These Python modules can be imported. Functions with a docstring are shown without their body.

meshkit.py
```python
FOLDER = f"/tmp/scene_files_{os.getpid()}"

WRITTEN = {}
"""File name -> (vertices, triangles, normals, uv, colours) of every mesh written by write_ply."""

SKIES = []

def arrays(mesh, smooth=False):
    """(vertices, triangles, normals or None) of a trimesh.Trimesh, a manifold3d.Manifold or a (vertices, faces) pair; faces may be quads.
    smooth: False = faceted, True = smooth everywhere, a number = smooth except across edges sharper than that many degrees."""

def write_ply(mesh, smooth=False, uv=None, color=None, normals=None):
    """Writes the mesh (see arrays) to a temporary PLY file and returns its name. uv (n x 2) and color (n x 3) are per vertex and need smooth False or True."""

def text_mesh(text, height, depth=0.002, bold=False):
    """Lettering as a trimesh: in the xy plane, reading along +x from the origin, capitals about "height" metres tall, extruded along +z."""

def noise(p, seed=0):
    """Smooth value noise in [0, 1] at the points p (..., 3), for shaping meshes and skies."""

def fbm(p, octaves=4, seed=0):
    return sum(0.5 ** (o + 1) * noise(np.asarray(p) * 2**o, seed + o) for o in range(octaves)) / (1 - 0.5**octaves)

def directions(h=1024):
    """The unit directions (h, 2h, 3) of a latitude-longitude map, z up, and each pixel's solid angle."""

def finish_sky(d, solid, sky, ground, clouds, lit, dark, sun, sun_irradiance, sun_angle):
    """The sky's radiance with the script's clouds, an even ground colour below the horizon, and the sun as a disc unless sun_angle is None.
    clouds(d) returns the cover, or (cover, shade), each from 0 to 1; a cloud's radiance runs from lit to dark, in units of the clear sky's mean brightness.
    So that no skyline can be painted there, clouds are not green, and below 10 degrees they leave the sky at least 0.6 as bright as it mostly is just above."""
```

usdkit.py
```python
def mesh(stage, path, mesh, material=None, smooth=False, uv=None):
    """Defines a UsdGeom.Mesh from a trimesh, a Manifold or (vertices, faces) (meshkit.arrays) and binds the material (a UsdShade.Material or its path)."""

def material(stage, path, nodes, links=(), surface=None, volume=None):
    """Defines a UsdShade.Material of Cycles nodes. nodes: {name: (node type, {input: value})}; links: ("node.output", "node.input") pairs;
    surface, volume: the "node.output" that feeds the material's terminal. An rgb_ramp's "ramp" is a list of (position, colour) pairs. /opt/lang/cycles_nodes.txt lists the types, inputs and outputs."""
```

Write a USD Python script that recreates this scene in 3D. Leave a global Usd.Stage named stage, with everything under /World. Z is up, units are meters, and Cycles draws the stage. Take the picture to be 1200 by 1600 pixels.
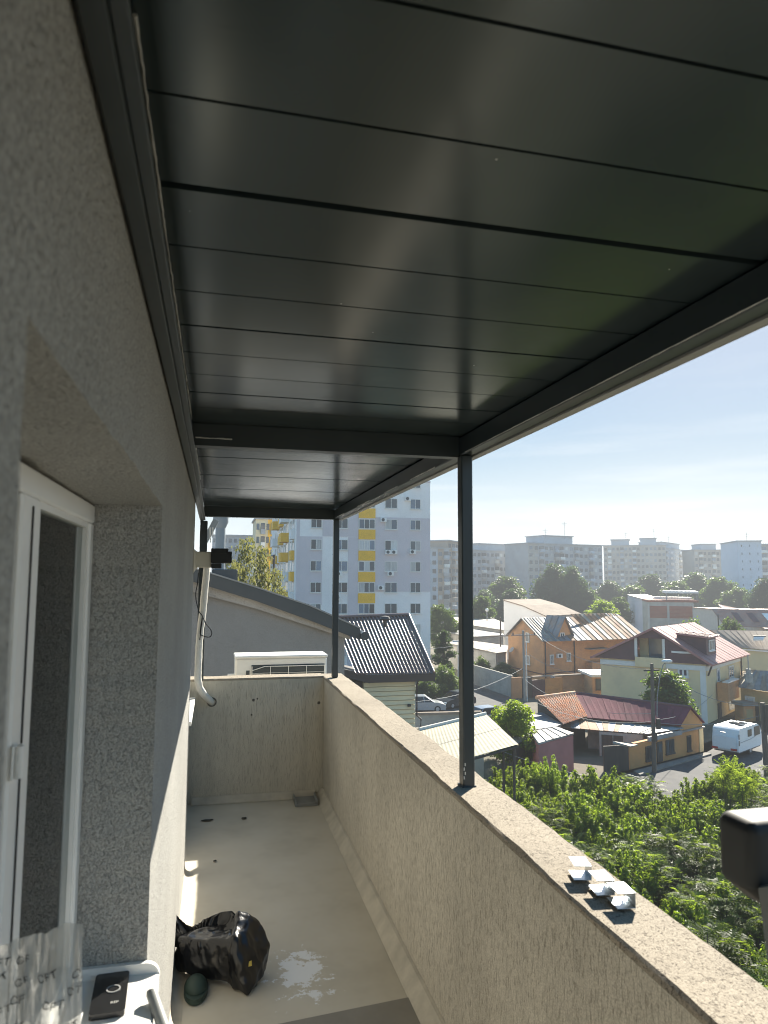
import math, random
import numpy as np, trimesh, manifold3d, shapely.geometry as sg
import usdkit, meshkit
from pxr import Usd, UsdGeom, UsdLux, UsdShade, Gf, Sdf, Vt

stage = Usd.Stage.CreateInMemory()
UsdGeom.SetStageUpAxis(stage, UsdGeom.Tokens.z)
UsdGeom.SetStageMetersPerUnit(stage, 1.0)
world = UsdGeom.Xform.Define(stage, '/World')
stage.SetDefaultPrim(world.GetPrim())
UsdGeom.Scope.Define(stage, '/World/Looks')
rng = np.random.default_rng(7)

# ---------------------------------------------------------------- camera
F, CX, CY = 1109.0, 600.0, 800.0            # pinhole of the 1200 x 1600 photograph
dY = np.array([-265.0, -105.0, -F]); dY /= np.linalg.norm(dY)
dZ = np.array([50.0, 11587.0, -F]); dZ /= np.linalg.norm(dZ); dZ -= dY * (dY @ dZ); dZ /= np.linalg.norm(dZ)
R = np.stack([np.cross(dY, dZ), dY, dZ], 1)  # world -> camera
EYE = np.array([0.0, 0.0, 13.0])
cam = UsdGeom.Camera.Define(stage, '/World/camera')
M4 = np.eye(4); M4[:3, :3] = R; M4[3, :3] = EYE
cam.AddTransformOp().Set(Gf.Matrix4d(M4.tolist()))
cam.CreateHorizontalApertureAttr(36.0); cam.CreateVerticalApertureAttr(48.0)
cam.CreateFocalLengthAttr(F / 1200 * 36.0)
cam.CreateClippingRangeAttr(Gf.Vec2f(0.02, 5000))
cam.CreateFStopAttr(9.0); cam.CreateFocusDistanceAttr(9.0)
cam.CreateExposureAttr(2.78)

# ---------------------------------------------------------------- sun and sky
SUN = np.array([1.0, 1.2, 0.99]); SUN /= np.linalg.norm(SUN)
ELEV, ROT = math.asin(SUN[2]), math.atan2(SUN[0], SUN[1])
sun = UsdLux.DistantLight.Define(stage, '/World/sun')
sun.CreateIntensityAttr(0.5); sun.CreateAngleAttr(0.53); sun.CreateNormalizeAttr(True)
sun.CreateColorAttr(Gf.Vec3f(1.0, 0.93, 0.80))
zx = np.cross([0, 0, 1.0], SUN); zx /= np.linalg.norm(zx)
L4 = np.eye(4); L4[0, :3] = zx; L4[1, :3] = np.cross(SUN, zx); L4[2, :3] = SUN
sun.AddTransformOp().Set(Gf.Matrix4d(L4.tolist()))
sky = UsdLux.DomeLight.Define(stage, '/World/sky')
skymat = usdkit.material(stage, '/World/Looks/sky', {
    'sky': ('sky_texture', {'sky_type': 'single_scattering', 'sun_disc': False, 'sun_elevation': ELEV, 'sun_rotation': ROT, 'altitude': 100.0, 'air_density': 1.0, 'aerosol_density': 0.35, 'ozone_density': 1.5}),
    'gam': ('gamma', {'gamma': 0.22}), 'hs': ('hsv', {'saturation': 4.1, 'value': 0.93, 'hue': 0.5, 'fac': 1.0}),
    'tc': ('texture_coordinate', {}),
    'map': ('mapping', {'scale': (2.2, 2.2, 26.0)}),
    'n': ('noise_texture', {'scale': 1.3, 'detail': 5.0, 'roughness': 0.55}),
    'r': ('rgb_ramp', {'ramp': [(0.0, (0, 0, 0)), (0.50, (0, 0, 0)), (0.72, (0.55, 0.55, 0.55)), (1.0, (0.7, 0.7, 0.7))]}),
    'mx': ('mix_color', {'blend_type': 'mix', 'b': (1.9, 1.95, 1.98), 'use_clamp': False}),
    'sep': ('separate_xyz', {}),
    'band': ('map_range', {'range_type': 'smoothstep', 'from_min': 0.02, 'from_max': 0.30, 'to_min': 1.0, 'to_max': 0.15, 'clamp': True}),
    'mul': ('math', {'math_type': 'multiply'}),
    'low': ('map_range', {'range_type': 'smoothstep', 'from_min': 0.0, 'from_max': 0.22, 'to_min': 0.8, 'to_max': 0.0, 'clamp': True}), 'hm': ('mix_color', {'b': (1.50, 1.64, 1.76), 'use_clamp': False}),
    'bg': ('background_shader', {'strength': 0.077}),
}, [('tc.generated', 'map.vector'), ('map.vector', 'n.vector'), ('n.fac', 'r.fac'), ('tc.generated', 'sep.vector'), ('sep.z', 'band.value'),
    ('r.color', 'mul.value1'), ('band.result', 'mul.value2'), ('mul.value', 'mx.fac'), ('sep.z', 'low.value'), ('low.result', 'hm.fac'), ('sky.color', 'gam.color'), ('gam.color', 'hs.color'), ('hs.color', 'hm.a'), ('hm.result', 'mx.a'), ('mx.result', 'bg.color')], surface='bg.background')
UsdShade.MaterialBindingAPI.Apply(sky.GetPrim()).Bind(skymat)
sky.GetPrim().SetCustomDataByKey('kind', 'structure')
HAZE = 0.00045

# ---------------------------------------------------------------- helpers: from picture rows and columns to metres
def ray(x, y):
    return R.T @ np.array([x - CX, CY - y, -F])
def atz(x, y, z=0.0):
    d = ray(x, y); return EYE + d * (z - EYE[2]) / d[2]
def aty(x, y, Y):
    d = ray(x, y); return EYE + d * Y / d[1]
def up(P, y):
    d0 = np.array([P[0], P[1], -EYE[2]]); a = (CY - y) * (-R[2]) - F * R[1]
    return -(a @ d0) / a[2]
def V(*a): return np.array(a, float)

# ---------------------------------------------------------------- helpers: prims
used = {}
def numbered(parent, name):
    k = (parent, name); n = used.get(k, 0); used[k] = n + 1
    return name if n == 0 else f'{name}_{n:03d}'
def ppath(parent): return '/World' if parent is None else str(parent.GetPath())
def obj(name, mesh, m, parent=None, smooth=False):
    pp = ppath(parent)
    if isinstance(mesh, MB): mesh = mesh.mesh()
    return usdkit.mesh(stage, pp + '/' + numbered(pp, name), mesh, mats[m], smooth=smooth).GetPrim()
def tag(p, label=None, cat=None, group=None, kind=None):
    for k, v in (('label', label), ('category', cat), ('group', group), ('kind', kind)):
        if v: p.SetCustomDataByKey(k, v)
    return p
def thing(name, label, cat, loc=(0, 0, 0), rot=0.0, group=None, scale=1.0):
    x = UsdGeom.Xform.Define(stage, '/World/' + numbered('/World', name))
    x.AddTranslateOp().Set(Gf.Vec3d(*map(float, loc))); x.AddRotateZOp().Set(float(rot)); x.AddScaleOp().Set(Gf.Vec3f(*([float(scale)] * 3 if np.ndim(scale) == 0 else map(float, scale))))
    return tag(x.GetPrim(), label, cat, group)
def dup(src, loc, rot=0.0, scale=1.0, label=None, group=None):
    c = src.GetCustomData(); base = src.GetName()
    if base[-3:].isdigit() and base[-4] == '_': base = base[:-4]
    p = thing(base, label or c['label'], c['category'], loc, rot, group or c.get('group'), scale)
    p.GetReferences().AddInternalReference(src.GetPath()); p.SetInstanceable(True)
    return p

class MB:
    def __init__(s): s.v, s.f, s.n = [], [], 0
    def add(s, m):
        if isinstance(m, MB): m = m.mesh()
        if isinstance(m, tuple): v, f = m
        else: v, f = m.vertices, m.faces
        s.v.append(np.asarray(v, float)); s.f.append(np.asarray(f, int) + s.n); s.n += len(v); return s
    def box(s, x0, x1, y0, y1, z0, z1): return s.add(box(x0, x1, y0, y1, z0, z1))
    def mesh(s): return trimesh.Trimesh(np.vstack(s.v), np.vstack(s.f), process=False)
BF = np.array([[0,2,1],[0,3,2],[4,5,6],[4,6,7],[0,1,5],[0,5,4],[1,2,6],[1,6,5],[2,3,7],[2,7,6],[3,0,4],[3,4,7]])
def hexa(b, t): return trimesh.Trimesh(np.vstack([b, t]), BF, process=False)
def box(x0, x1, y0, y1, z0, z1):
    q = np.array([[x0,y0],[x1,y0],[x1,y1],[x0,y1]], float)
    return hexa(np.c_[q, np.full(4, z0)], np.c_[q, np.full(4, z1)])
def rbox(x0, x1, y0, y1, z0, z1, b=0.004):
    """box with chamfered edges"""
    pts = []
    for x, sx in ((x0, 1), (x1, -1)):
        for y, sy in ((y0, 1), (y1, -1)):
            for z, sz in ((z0, 1), (z1, -1)):
                pts += [(x + sx*b, y + sy*b, z), (x + sx*b, y, z + sz*b), (x, y + sy*b, z + sz*b)]
    return trimesh.convex.convex_hull(np.array(pts))
def slab(c, t, d=None):
    """planar corner loop (counter-clockwise from above) made t thick downwards"""
    c = np.asarray(c, float); n = len(c)
    d = V(0, 0, -1) if d is None else d
    v = np.vstack([c, c + d * t]); f = []
    for i in range(1, n - 1): f += [[0, i, i+1], [n, n+i+1, n+i]]
    for i in range(n): j = (i+1) % n; f += [[i, n+i, n+j], [i, n+j, j]]
    m = trimesh.Trimesh(v, f, process=False); m.fix_normals(); return m
def tube(pts, r, k=8, closed_ends=True):
    pts = np.asarray(pts, float); n = len(pts); r = np.broadcast_to(r, n)
    t = np.gradient(pts, axis=0); t /= np.linalg.norm(t, axis=1, keepdims=True)
    ref = V(0, 0, 1) if abs(t[0, 2]) < 0.9 else V(1, 0, 0)
    v, f = [], []
    for i in range(n):
        a = np.cross(t[i], ref); a /= np.linalg.norm(a); b = np.cross(t[i], a)
        for j in range(k):
            th = 2*math.pi*j/k; v.append(pts[i] + r[i]*(a*math.cos(th) + b*math.sin(th)))
    for i in range(n-1):
        for j in range(k):
            p, q = i*k+j, i*k+(j+1) % k; f += [[p, q, q+k], [p, q+k, p+k]]
    if closed_ends:
        v += [pts[0], pts[-1]]
        for j in range(k): f += [[n*k, (j+1) % k, j], [n*k+1, (n-1)*k+j, (n-1)*k+(j+1) % k]]
    m = trimesh.Trimesh(np.array(v), np.array(f), process=False); m.fix_normals(); return m
def cyl(c, r, h, k=16, axis='z'):
    m = trimesh.creation.cylinder(r, h, sections=k)
    if axis == 'x': m.apply_transform(trimesh.transformations.rotation_matrix(math.pi/2, [0, 1, 0]))
    if axis == 'y': m.apply_transform(trimesh.transformations.rotation_matrix(math.pi/2, [1, 0, 0]))
    m.apply_translation(c); return m
def catenary(a, b, sag, n=14):
    t = np.linspace(0, 1, n)[:, None]; p = np.asarray(a)*(1-t) + np.asarray(b)*t
    p[:, 2] -= (4*sag*t*(1-t))[:, 0]; return p

# ---------------------------------------------------------------- materials
mats = {}
def mat(name, col, rough=0.6, var=0.15, scale=2.0, bump=0.0, bscale=40.0, metal=0.0, spec=0.5, stretch=(1, 1, 1), dirt=None, dscale=0.6, rand=0.0, bdist=0.01):
    col = np.asarray(col, float)
    nodes = {'tc': ('texture_coordinate', {}), 'mp': ('mapping', {'scale': stretch}),
             'n': ('noise_texture', {'scale': scale, 'detail': 5.0, 'roughness': 0.6}),
             'r': ('rgb_ramp', {'ramp': [(0.25, tuple(col*(1-var))), (0.75, tuple(np.minimum(col*(1+var), 1)))]}),
             'p': ('principled_bsdf', {'roughness': rough, 'metallic': metal, 'specular_ior_level': spec})}
    links = [('tc.object', 'mp.vector'), ('mp.vector', 'n.vector'), ('n.fac', 'r.fac')]
    out = 'r.color'
    if dirt is not None:
        nodes['dn'] = ('noise_texture', {'scale': dscale, 'detail': 6.0, 'roughness': 0.65})
        nodes['dr'] = ('rgb_ramp', {'ramp': [(0.45, (0, 0, 0)), (0.62, (0.8, 0.8, 0.8))]})
        nodes['dm'] = ('mix_color', {'b': tuple(dirt)})
        links += [('mp.vector', 'dn.vector'), ('dn.fac', 'dr.fac'), ('dr.color', 'dm.fac'), (out, 'dm.a')]; out = 'dm.result'
    if rand:
        nodes['oi'] = ('object_info', {}); nodes['mr'] = ('map_range', {'to_min': 1-rand, 'to_max': 1+rand})
        nodes['hv'] = ('hsv', {}); links += [('oi.random', 'mr.value'), ('mr.result', 'hv.value'), (out, 'hv.color')]; out = 'hv.color'
    links.append((out, 'p.base_color'))
    if bump:
        nodes['bn'] = ('noise_texture', {'scale': bscale, 'detail': 4.0, 'roughness': 0.6}); nodes['b'] = ('bump', {'strength': bump, 'distance': bdist})
        links += [('mp.vector', 'bn.vector'), ('bn.fac', 'b.height'), ('b.normal', 'p.normal')]
    mats[name] = usdkit.material(stage, '/World/Looks/' + name, nodes, links, surface='p.BSDF')
def leafmat(name, col, tr, rand=0.25, tw=0.45, rough=0.5):
    mats[name] = usdkit.material(stage, '/World/Looks/' + name, {
        'g': ('geometry', {}), 'oi': ('object_info', {}),
        'ra': ('rgb_ramp', {'ramp': [(0.0, tuple(np.array(col)*0.55)), (0.5, tuple(col)), (1.0, tuple(np.array(col)*V(1.7, 1.45, 1.2)))]}),
        'rt': ('rgb_ramp', {'ramp': [(0.0, tuple(np.array(tr)*0.6)), (0.5, tuple(tr)), (1.0, tuple(np.minimum(np.array(tr)*V(1.5, 1.25, 1.0), .9)))]}),
        'mr': ('map_range', {'to_min': 1-rand, 'to_max': 1+rand}), 'h1': ('hsv', {}), 'h2': ('hsv', {}),
        'p': ('principled_bsdf', {'roughness': rough, 'specular_ior_level': 0.4}), 't': ('translucent_bsdf', {}), 'mx': ('mix_closure', {'fac': tw})},
        [('g.random_per_island', 'ra.fac'), ('g.random_per_island', 'rt.fac'), ('oi.random', 'mr.value'), ('mr.result', 'h1.value'), ('mr.result', 'h2.value'),
         ('ra.color', 'h1.color'), ('rt.color', 'h2.color'), ('h1.color', 'p.base_color'), ('h2.color', 't.color'), ('p.BSDF', 'mx.closure1'), ('t.BSDF', 'mx.closure2')], surface='mx.closure')
def panemat(name, tint=(0.75, 0.8, 0.78), gl=(1, 1, 1), ior=1.5, rough=0.01):
    mats[name] = usdkit.material(stage, '/World/Looks/' + name, {'f': ('fresnel', {'IOR': ior}), 't': ('transparent_bsdf', {'color': tint}), 'g': ('glossy_bsdf', {'color': gl, 'roughness': rough}), 'm': ('mix_closure', {})},
        [('f.fac', 'm.fac'), ('t.BSDF', 'm.closure1'), ('g.BSDF', 'm.closure2')], surface='m.closure')

def plaster(name, base, groove, sc, thr=(0.40, 0.47), bump=0.8, dist=0.004, big=0.12, warm=None, rot=None, distort=0.6, streak=0.0):
    mats[name] = usdkit.material(stage, '/World/Looks/' + name, {
        'tc': ('texture_coordinate', {}), 'mp': ('mapping', {'scale': sc}),
        'n': ('noise_texture', {'scale': 1.0, 'detail': 3.0, 'roughness': 0.6, 'distortion': distort}),
        'r': ('rgb_ramp', {'ramp': [(0.0, (0.05,)*3), (thr[0], (0.15,)*3), (thr[1], (0.85,)*3), (1.0, (1, 1, 1))]}),
        'f': ('noise_texture', {'scale': 240.0, 'detail': 3.0}),
        'fr': ('rgb_ramp', {'ramp': [(0.35, (0.72,)*3), (0.65, (1.1,)*3)]}),
        'w': ('noise_texture', {'scale': 1.7, 'detail': 5.0}),
        'wr': ('rgb_ramp', {'ramp': [(0.3, (1-big,)*3), (0.7, (1+big,)*3)]}),
        'c': ('mix_color', {'a': tuple(groove), 'b': tuple(base)}),
        'sm': ('mapping', {'scale': (16, 16, 0.9)}), 'sn': ('noise_texture', {'scale': 1.0, 'detail': 4.0, 'roughness': 0.6}), 'sr': ('rgb_ramp', {'ramp': [(0.32, (1-streak,)*3), (0.5, (1.0,)*3), (0.75, (1+streak*.35,)*3)]}), 'm3': ('mix_color', {'blend_type': 'multiply', 'fac': 1.0, 'use_clamp': False}),
        'm1': ('mix_color', {'blend_type': 'multiply', 'fac': 1.0, 'use_clamp': False}), 'm2': ('mix_color', {'blend_type': 'multiply', 'fac': 1.0, 'use_clamp': False}),
        'add': ('math', {'math_type': 'multiply_add', 'value2': 0.25}),
        'b': ('bump', {'strength': bump, 'distance': dist}),
        'p': ('principled_bsdf', {'roughness': 0.88, 'specular_ior_level': 0.25})},
        [('tc.object', 'mp.vector'), ('mp.vector', 'n.vector'), ('n.fac', 'r.fac'), ('tc.object', 'f.vector'), ('tc.object', 'w.vector'), ('f.fac', 'fr.fac'), ('w.fac', 'wr.fac'),
         ('r.color', 'c.fac'), ('c.result', 'm1.a'), ('fr.color', 'm1.b'), ('m1.result', 'm2.a'), ('wr.color', 'm2.b'), ('tc.object', 'sm.vector'), ('sm.vector', 'sn.vector'), ('sn.fac', 'sr.fac'), ('m2.result', 'm3.a'), ('sr.color', 'm3.b'), ('m3.result', 'p.base_color'),
         ('f.fac', 'add.value1'), ('r.color', 'add.value3'), ('add.value', 'b.height'), ('b.normal', 'p.normal')], surface='p.BSDF')

plaster('render_side', (0.60, 0.555, 0.465), (0.35, 0.315, 0.26), (200, 200, 32), thr=(0.34, 0.45), dist=0.0025, streak=0.08)
plaster('render_end', (0.63, 0.59, 0.495), (0.46, 0.425, 0.355), (140, 140, 16), thr=(0.34, 0.46), dist=0.003, streak=0.10)
plaster('render_top', (0.385, 0.335, 0.265), (0.17, 0.14, 0.11), (105, 75, 105), thr=(0.37, 0.42), dist=0.005, distort=1.6)
plaster('stucco', (0.40, 0.395, 0.37), (0.345, 0.342, 0.325), (200, 200, 140), thr=(0.26, 0.48), bump=0.9, dist=0.005, big=0.10)
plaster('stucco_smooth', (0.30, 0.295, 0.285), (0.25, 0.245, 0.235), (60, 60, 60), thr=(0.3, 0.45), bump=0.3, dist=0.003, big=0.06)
plaster('gable_band', (0.42, 0.39, 0.35), (0.30, 0.27, 0.24), (40, 40, 40), thr=(0.3, 0.45), bump=0.5, dist=0.004, big=0.2)
# roof panels: dark painted steel, faintly rolled along X
mats['roof_panel'] = usdkit.material(stage, '/World/Looks/roof_panel', {
    'tc': ('texture_coordinate', {}), 'mp': ('mapping', {'scale': (0.6, 260.0, 1.0)}), 'n': ('noise_texture', {'scale': 1.0, 'detail': 3.0}),
    'b': ('bump', {'strength': 0.05, 'distance': 0.002}),
    'd': ('noise_texture', {'scale': 2.2, 'detail': 4.0}), 'dr': ('map_range', {'to_min': 0.13, 'to_max': 0.24}),
    'sp': ('voronoi_texture', {'scale': 9.0}), 'spr': ('rgb_ramp', {'ramp': [(0.0, (0.45, 0.45, 0.43)), (0.012, (0.45, 0.45, 0.43)), (0.018, (0.026, 0.038, 0.041)), (1.0, (0.026, 0.038, 0.041))]}),
    'p': ('principled_bsdf', {'specular_ior_level': 0.85, 'specular_tint': (0.82, 0.95, 1.0)})},
    [('tc.object', 'mp.vector'), ('mp.vector', 'n.vector'), ('n.fac', 'b.height'), ('b.normal', 'p.normal'), ('tc.object', 'd.vector'), ('d.fac', 'dr.value'), ('dr.result', 'p.roughness'),
     ('tc.object', 'sp.vector'), ('sp.distance', 'spr.fac'), ('spr.color', 'p.base_color')], surface='p.BSDF')
mat('anthracite', (0.030, 0.040, 0.044), rough=0.35, var=0.12, scale=6, bump=0.08, bscale=60, bdist=0.002)
mat('flashing', (0.28, 0.28, 0.27), rough=0.4, var=0.1)
mat('silicone', (0.5, 0.5, 0.48), rough=0.4, var=0.3, scale=40)
# floor: grey-beige coating with a worn white patch
mats['floor'] = usdkit.material(stage, '/World/Looks/floor', {
    'tc': ('texture_coordinate', {}), 'n': ('noise_texture', {'scale': 3.0, 'detail': 6.0, 'roughness': 0.65}), 'n2': ('noise_texture', {'scale': 15.0, 'detail': 7.0, 'roughness': 0.75}),
    'r': ('rgb_ramp', {'ramp': [(0.25, (0.52, 0.475, 0.385)), (0.5, (0.61, 0.56, 0.46)), (0.75, (0.655, 0.61, 0.515))]}),
    'sub': ('vector_math', {'vector2': (0.41, 3.25, 11.3), 'math_type': 'subtract'}), 'mp': ('mapping', {'scale': (1.0, 0.62, 1.0)}), 'len': ('vector_math', {'math_type': 'length'}),
    'a': ('math', {'math_type': 'multiply_add', 'value2': 0.62}), 'rr': ('rgb_ramp', {'ramp': [(0.0, (1, 1, 1)), (0.395, (1, 1, 1)), (0.405, (0, 0, 0)), (1.0, (0, 0, 0))]}),
    'mx': ('mix_color', {'b': (0.86, 0.87, 0.88)}), 'b': ('bump', {'strength': 0.25, 'distance': 0.003}),
    'p': ('principled_bsdf', {'roughness': 0.55, 'specular_ior_level': 0.35})},
    [('tc.object', 'n.vector'), ('tc.object', 'n2.vector'), ('n.fac', 'r.fac'), ('tc.object', 'sub.vector1'), ('sub.vector', 'mp.vector'), ('mp.vector', 'len.vector1'), ('n2.fac', 'a.value1'), ('len.value', 'a.value3'),
     ('a.value', 'rr.fac'), ('rr.color', 'mx.fac'), ('r.color', 'mx.a'), ('mx.result', 'p.base_color'), ('n2.fac', 'b.height'), ('b.normal', 'p.normal')], surface='p.BSDF')
mat('floor_dark', (0.27, 0.25, 0.215), rough=0.7, var=0.12, scale=8, bump=0.2, bscale=90, bdist=0.003)
mat('cove', (0.50, 0.455, 0.37), rough=0.7, var=0.22, scale=9, bump=0.3, bscale=50, bdist=0.004)
mat('pvc', (0.76, 0.75, 0.72), rough=0.32, var=0.05, scale=5)
mat('sill_white', (0.80, 0.79, 0.76), rough=0.35, var=0.04, scale=6)
mat('gasket', (0.05, 0.05, 0.05), rough=0.6)
mat('blind', (0.15, 0.17, 0.165), rough=0.75, var=0.06, scale=2, stretch=(1, 14, 0.3))
panemat('pane', (0.74, 0.80, 0.78))
mat('black_plastic', (0.012, 0.012, 0.013), rough=0.28, var=0.2, scale=20)
mat('bag', (0.008, 0.008, 0.009), rough=0.24, var=0.2, scale=12, bump=0.25, bscale=60, bdist=0.006, spec=0.6)
mat('matte_black', (0.018, 0.020, 0.020), rough=0.62, var=0.1)
mat('grey_alu', (0.24, 0.25, 0.245), rough=0.5, var=0.06, metal=0.0)
mat('slipper_green', (0.03, 0.055, 0.045), rough=0.6)
mat('zinc', (0.52, 0.56, 0.59), rough=0.27, var=0.08, scale=30, metal=1.0, bump=0.05, bscale=30, bdist=0.002)
mat('yellow_bit', (0.55, 0.45, 0.1), rough=0.6)
mat('debris', (0.045, 0.04, 0.03), rough=0.8)
mat('hole_dark', (0.11, 0.10, 0.085), rough=0.9)
mats['film'] = usdkit.material(stage, '/World/Looks/film', {
    'tc': ('texture_coordinate', {}), 'mp': ('mapping', {'scale': (60, 60, 9)}), 'n': ('noise_texture', {'scale': 1.0, 'detail': 5.0, 'roughness': 0.7, 'distortion': 0.8}), 'b': ('bump', {'strength': 0.9, 'distance': 0.006}),
    't': ('transparent_bsdf', {'color': (0.88, 0.9, 0.9)}), 'g': ('glossy_bsdf', {'color': (0.95, 0.95, 0.95), 'roughness': 0.22}), 'd': ('translucent_bsdf', {'color': (0.75, 0.77, 0.76)}), 'df': ('diffuse_bsdf', {'color': (0.6, 0.62, 0.61)}),
    'r': ('map_range', {'from_min': 0.35, 'from_max': 0.7, 'to_min': 0.55, 'to_max': 0.95, 'clamp': True}), 'm1': ('mix_closure', {'fac': 0.5}), 'm2': ('mix_closure', {'fac': 0.35}), 'm3': ('mix_closure', {})},
    [('tc.object', 'mp.vector'), ('mp.vector', 'n.vector'), ('n.fac', 'b.height'), ('b.normal', 'g.normal'), ('b.normal', 'd.normal'), ('b.normal', 'df.normal'), ('d.BSDF', 'm1.closure1'), ('df.BSDF', 'm1.closure2'), ('m1.closure', 'm2.closure1'), ('g.BSDF', 'm2.closure2'),
     ('n.fac', 'r.value'), ('r.result', 'm3.fac'), ('t.BSDF', 'm3.closure1'), ('m2.closure', 'm3.closure2')], surface='m3.closure')
mat('ink', (0.02, 0.02, 0.02), rough=0.5)
mat('hose', (0.72, 0.69, 0.62), rough=0.5, var=0.08, scale=30, bump=0.4, bscale=60, bdist=0.004)
mat('cable', (0.015, 0.015, 0.015), rough=0.5)
mat('cream', (0.62, 0.58, 0.48), rough=0.5, var=0.05)
mat('fascia', (0.065, 0.072, 0.075), rough=0.35, var=0.08, scale=3)
mat('flue', (0.20, 0.23, 0.25), rough=0.4, var=0.1)
mat('ac_white', (0.78, 0.77, 0.73), rough=0.4, var=0.04)
mat('ac_dark', (0.03, 0.045, 0.055), rough=0.35)
mat('brown_tile', (0.17, 0.105, 0.09), rough=0.26, var=0.2, scale=3, spec=0.6)
mat('brown_trim', (0.045, 0.033, 0.030), rough=0.45)
mat('siding', (0.66, 0.57, 0.37), rough=0.6, var=0.06, scale=1.5)
mat('canopy_sheet', (0.50, 0.45, 0.32), rough=0.5, var=0.12, scale=2.5, stretch=(0.4, 2.5, 1), dirt=(0.42, 0.38, 0.29))
mat('wall_white', (0.84, 0.82, 0.79), rough=0.85, var=0.04, scale=0.3, dirt=(0.75, 0.735, 0.71), dscale=0.12)
mat('wall_lilac', (0.60, 0.55, 0.56), rough=0.85, var=0.04, scale=0.3)
mat('panel_yellow', (0.84, 0.47, 0.03), rough=0.8, var=0.05, scale=0.4)
mat('pane_dark', (0.055, 0.075, 0.085), rough=0.08, var=0.25, scale=0.8, rand=0.5)
mat('pane_curtain', (0.42, 0.43, 0.42), rough=0.15, var=0.3, scale=2.0, rand=0.35, stretch=(6, 6, 0.4))
mat('pane_blue', (0.12, 0.17, 0.22), rough=0.08, var=0.25, scale=0.8, rand=0.4)
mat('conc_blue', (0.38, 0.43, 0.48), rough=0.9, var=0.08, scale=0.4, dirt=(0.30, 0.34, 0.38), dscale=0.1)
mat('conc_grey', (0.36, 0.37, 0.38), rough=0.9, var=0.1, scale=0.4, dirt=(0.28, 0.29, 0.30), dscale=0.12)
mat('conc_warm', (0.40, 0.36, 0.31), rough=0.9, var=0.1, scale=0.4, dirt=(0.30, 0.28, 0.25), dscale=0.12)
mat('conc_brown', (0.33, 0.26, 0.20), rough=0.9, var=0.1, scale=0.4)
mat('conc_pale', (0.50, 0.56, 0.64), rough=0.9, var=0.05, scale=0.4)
mat('orange_wall', (0.56, 0.29, 0.13), rough=0.85, var=0.10, scale=0.6, dirt=(0.40, 0.22, 0.12), dscale=0.35)
mat('orange_bright', (0.62, 0.29, 0.10), rough=0.85, var=0.08, scale=0.6, dirt=(0.46, 0.25, 0.11), dscale=0.4)
mat('cream_wall', (0.74, 0.59, 0.34), rough=0.85, var=0.07, scale=0.5, dirt=(0.64, 0.51, 0.31), dscale=0.3)
mat('olive_wall', (0.50, 0.47, 0.30), rough=0.85, var=0.08, scale=0.5)
mat('mustard_wall', (0.46, 0.34, 0.17), rough=0.85, var=0.08, scale=0.5)
mat('white_trim', (0.70, 0.68, 0.62), rough=0.6, var=0.05)
mat('maroon_roof', (0.165, 0.045, 0.06), rough=0.85, spec=0.15, var=0.15, scale=1.0, dirt=(0.12, 0.04, 0.05))
mat('maroon_light', (0.38, 0.17, 0.15), rough=0.5, var=0.15, scale=1.0, dirt=(0.30, 0.13, 0.12))
mat('maroon_dark', (0.10, 0.045, 0.05), rough=0.55, var=0.15, scale=1.5)
mat('clay_tile', (0.72, 0.37, 0.20), rough=0.85, var=0.35, scale=3.5, dirt=(0.64, 0.48, 0.36), dscale=1.4)
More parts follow.
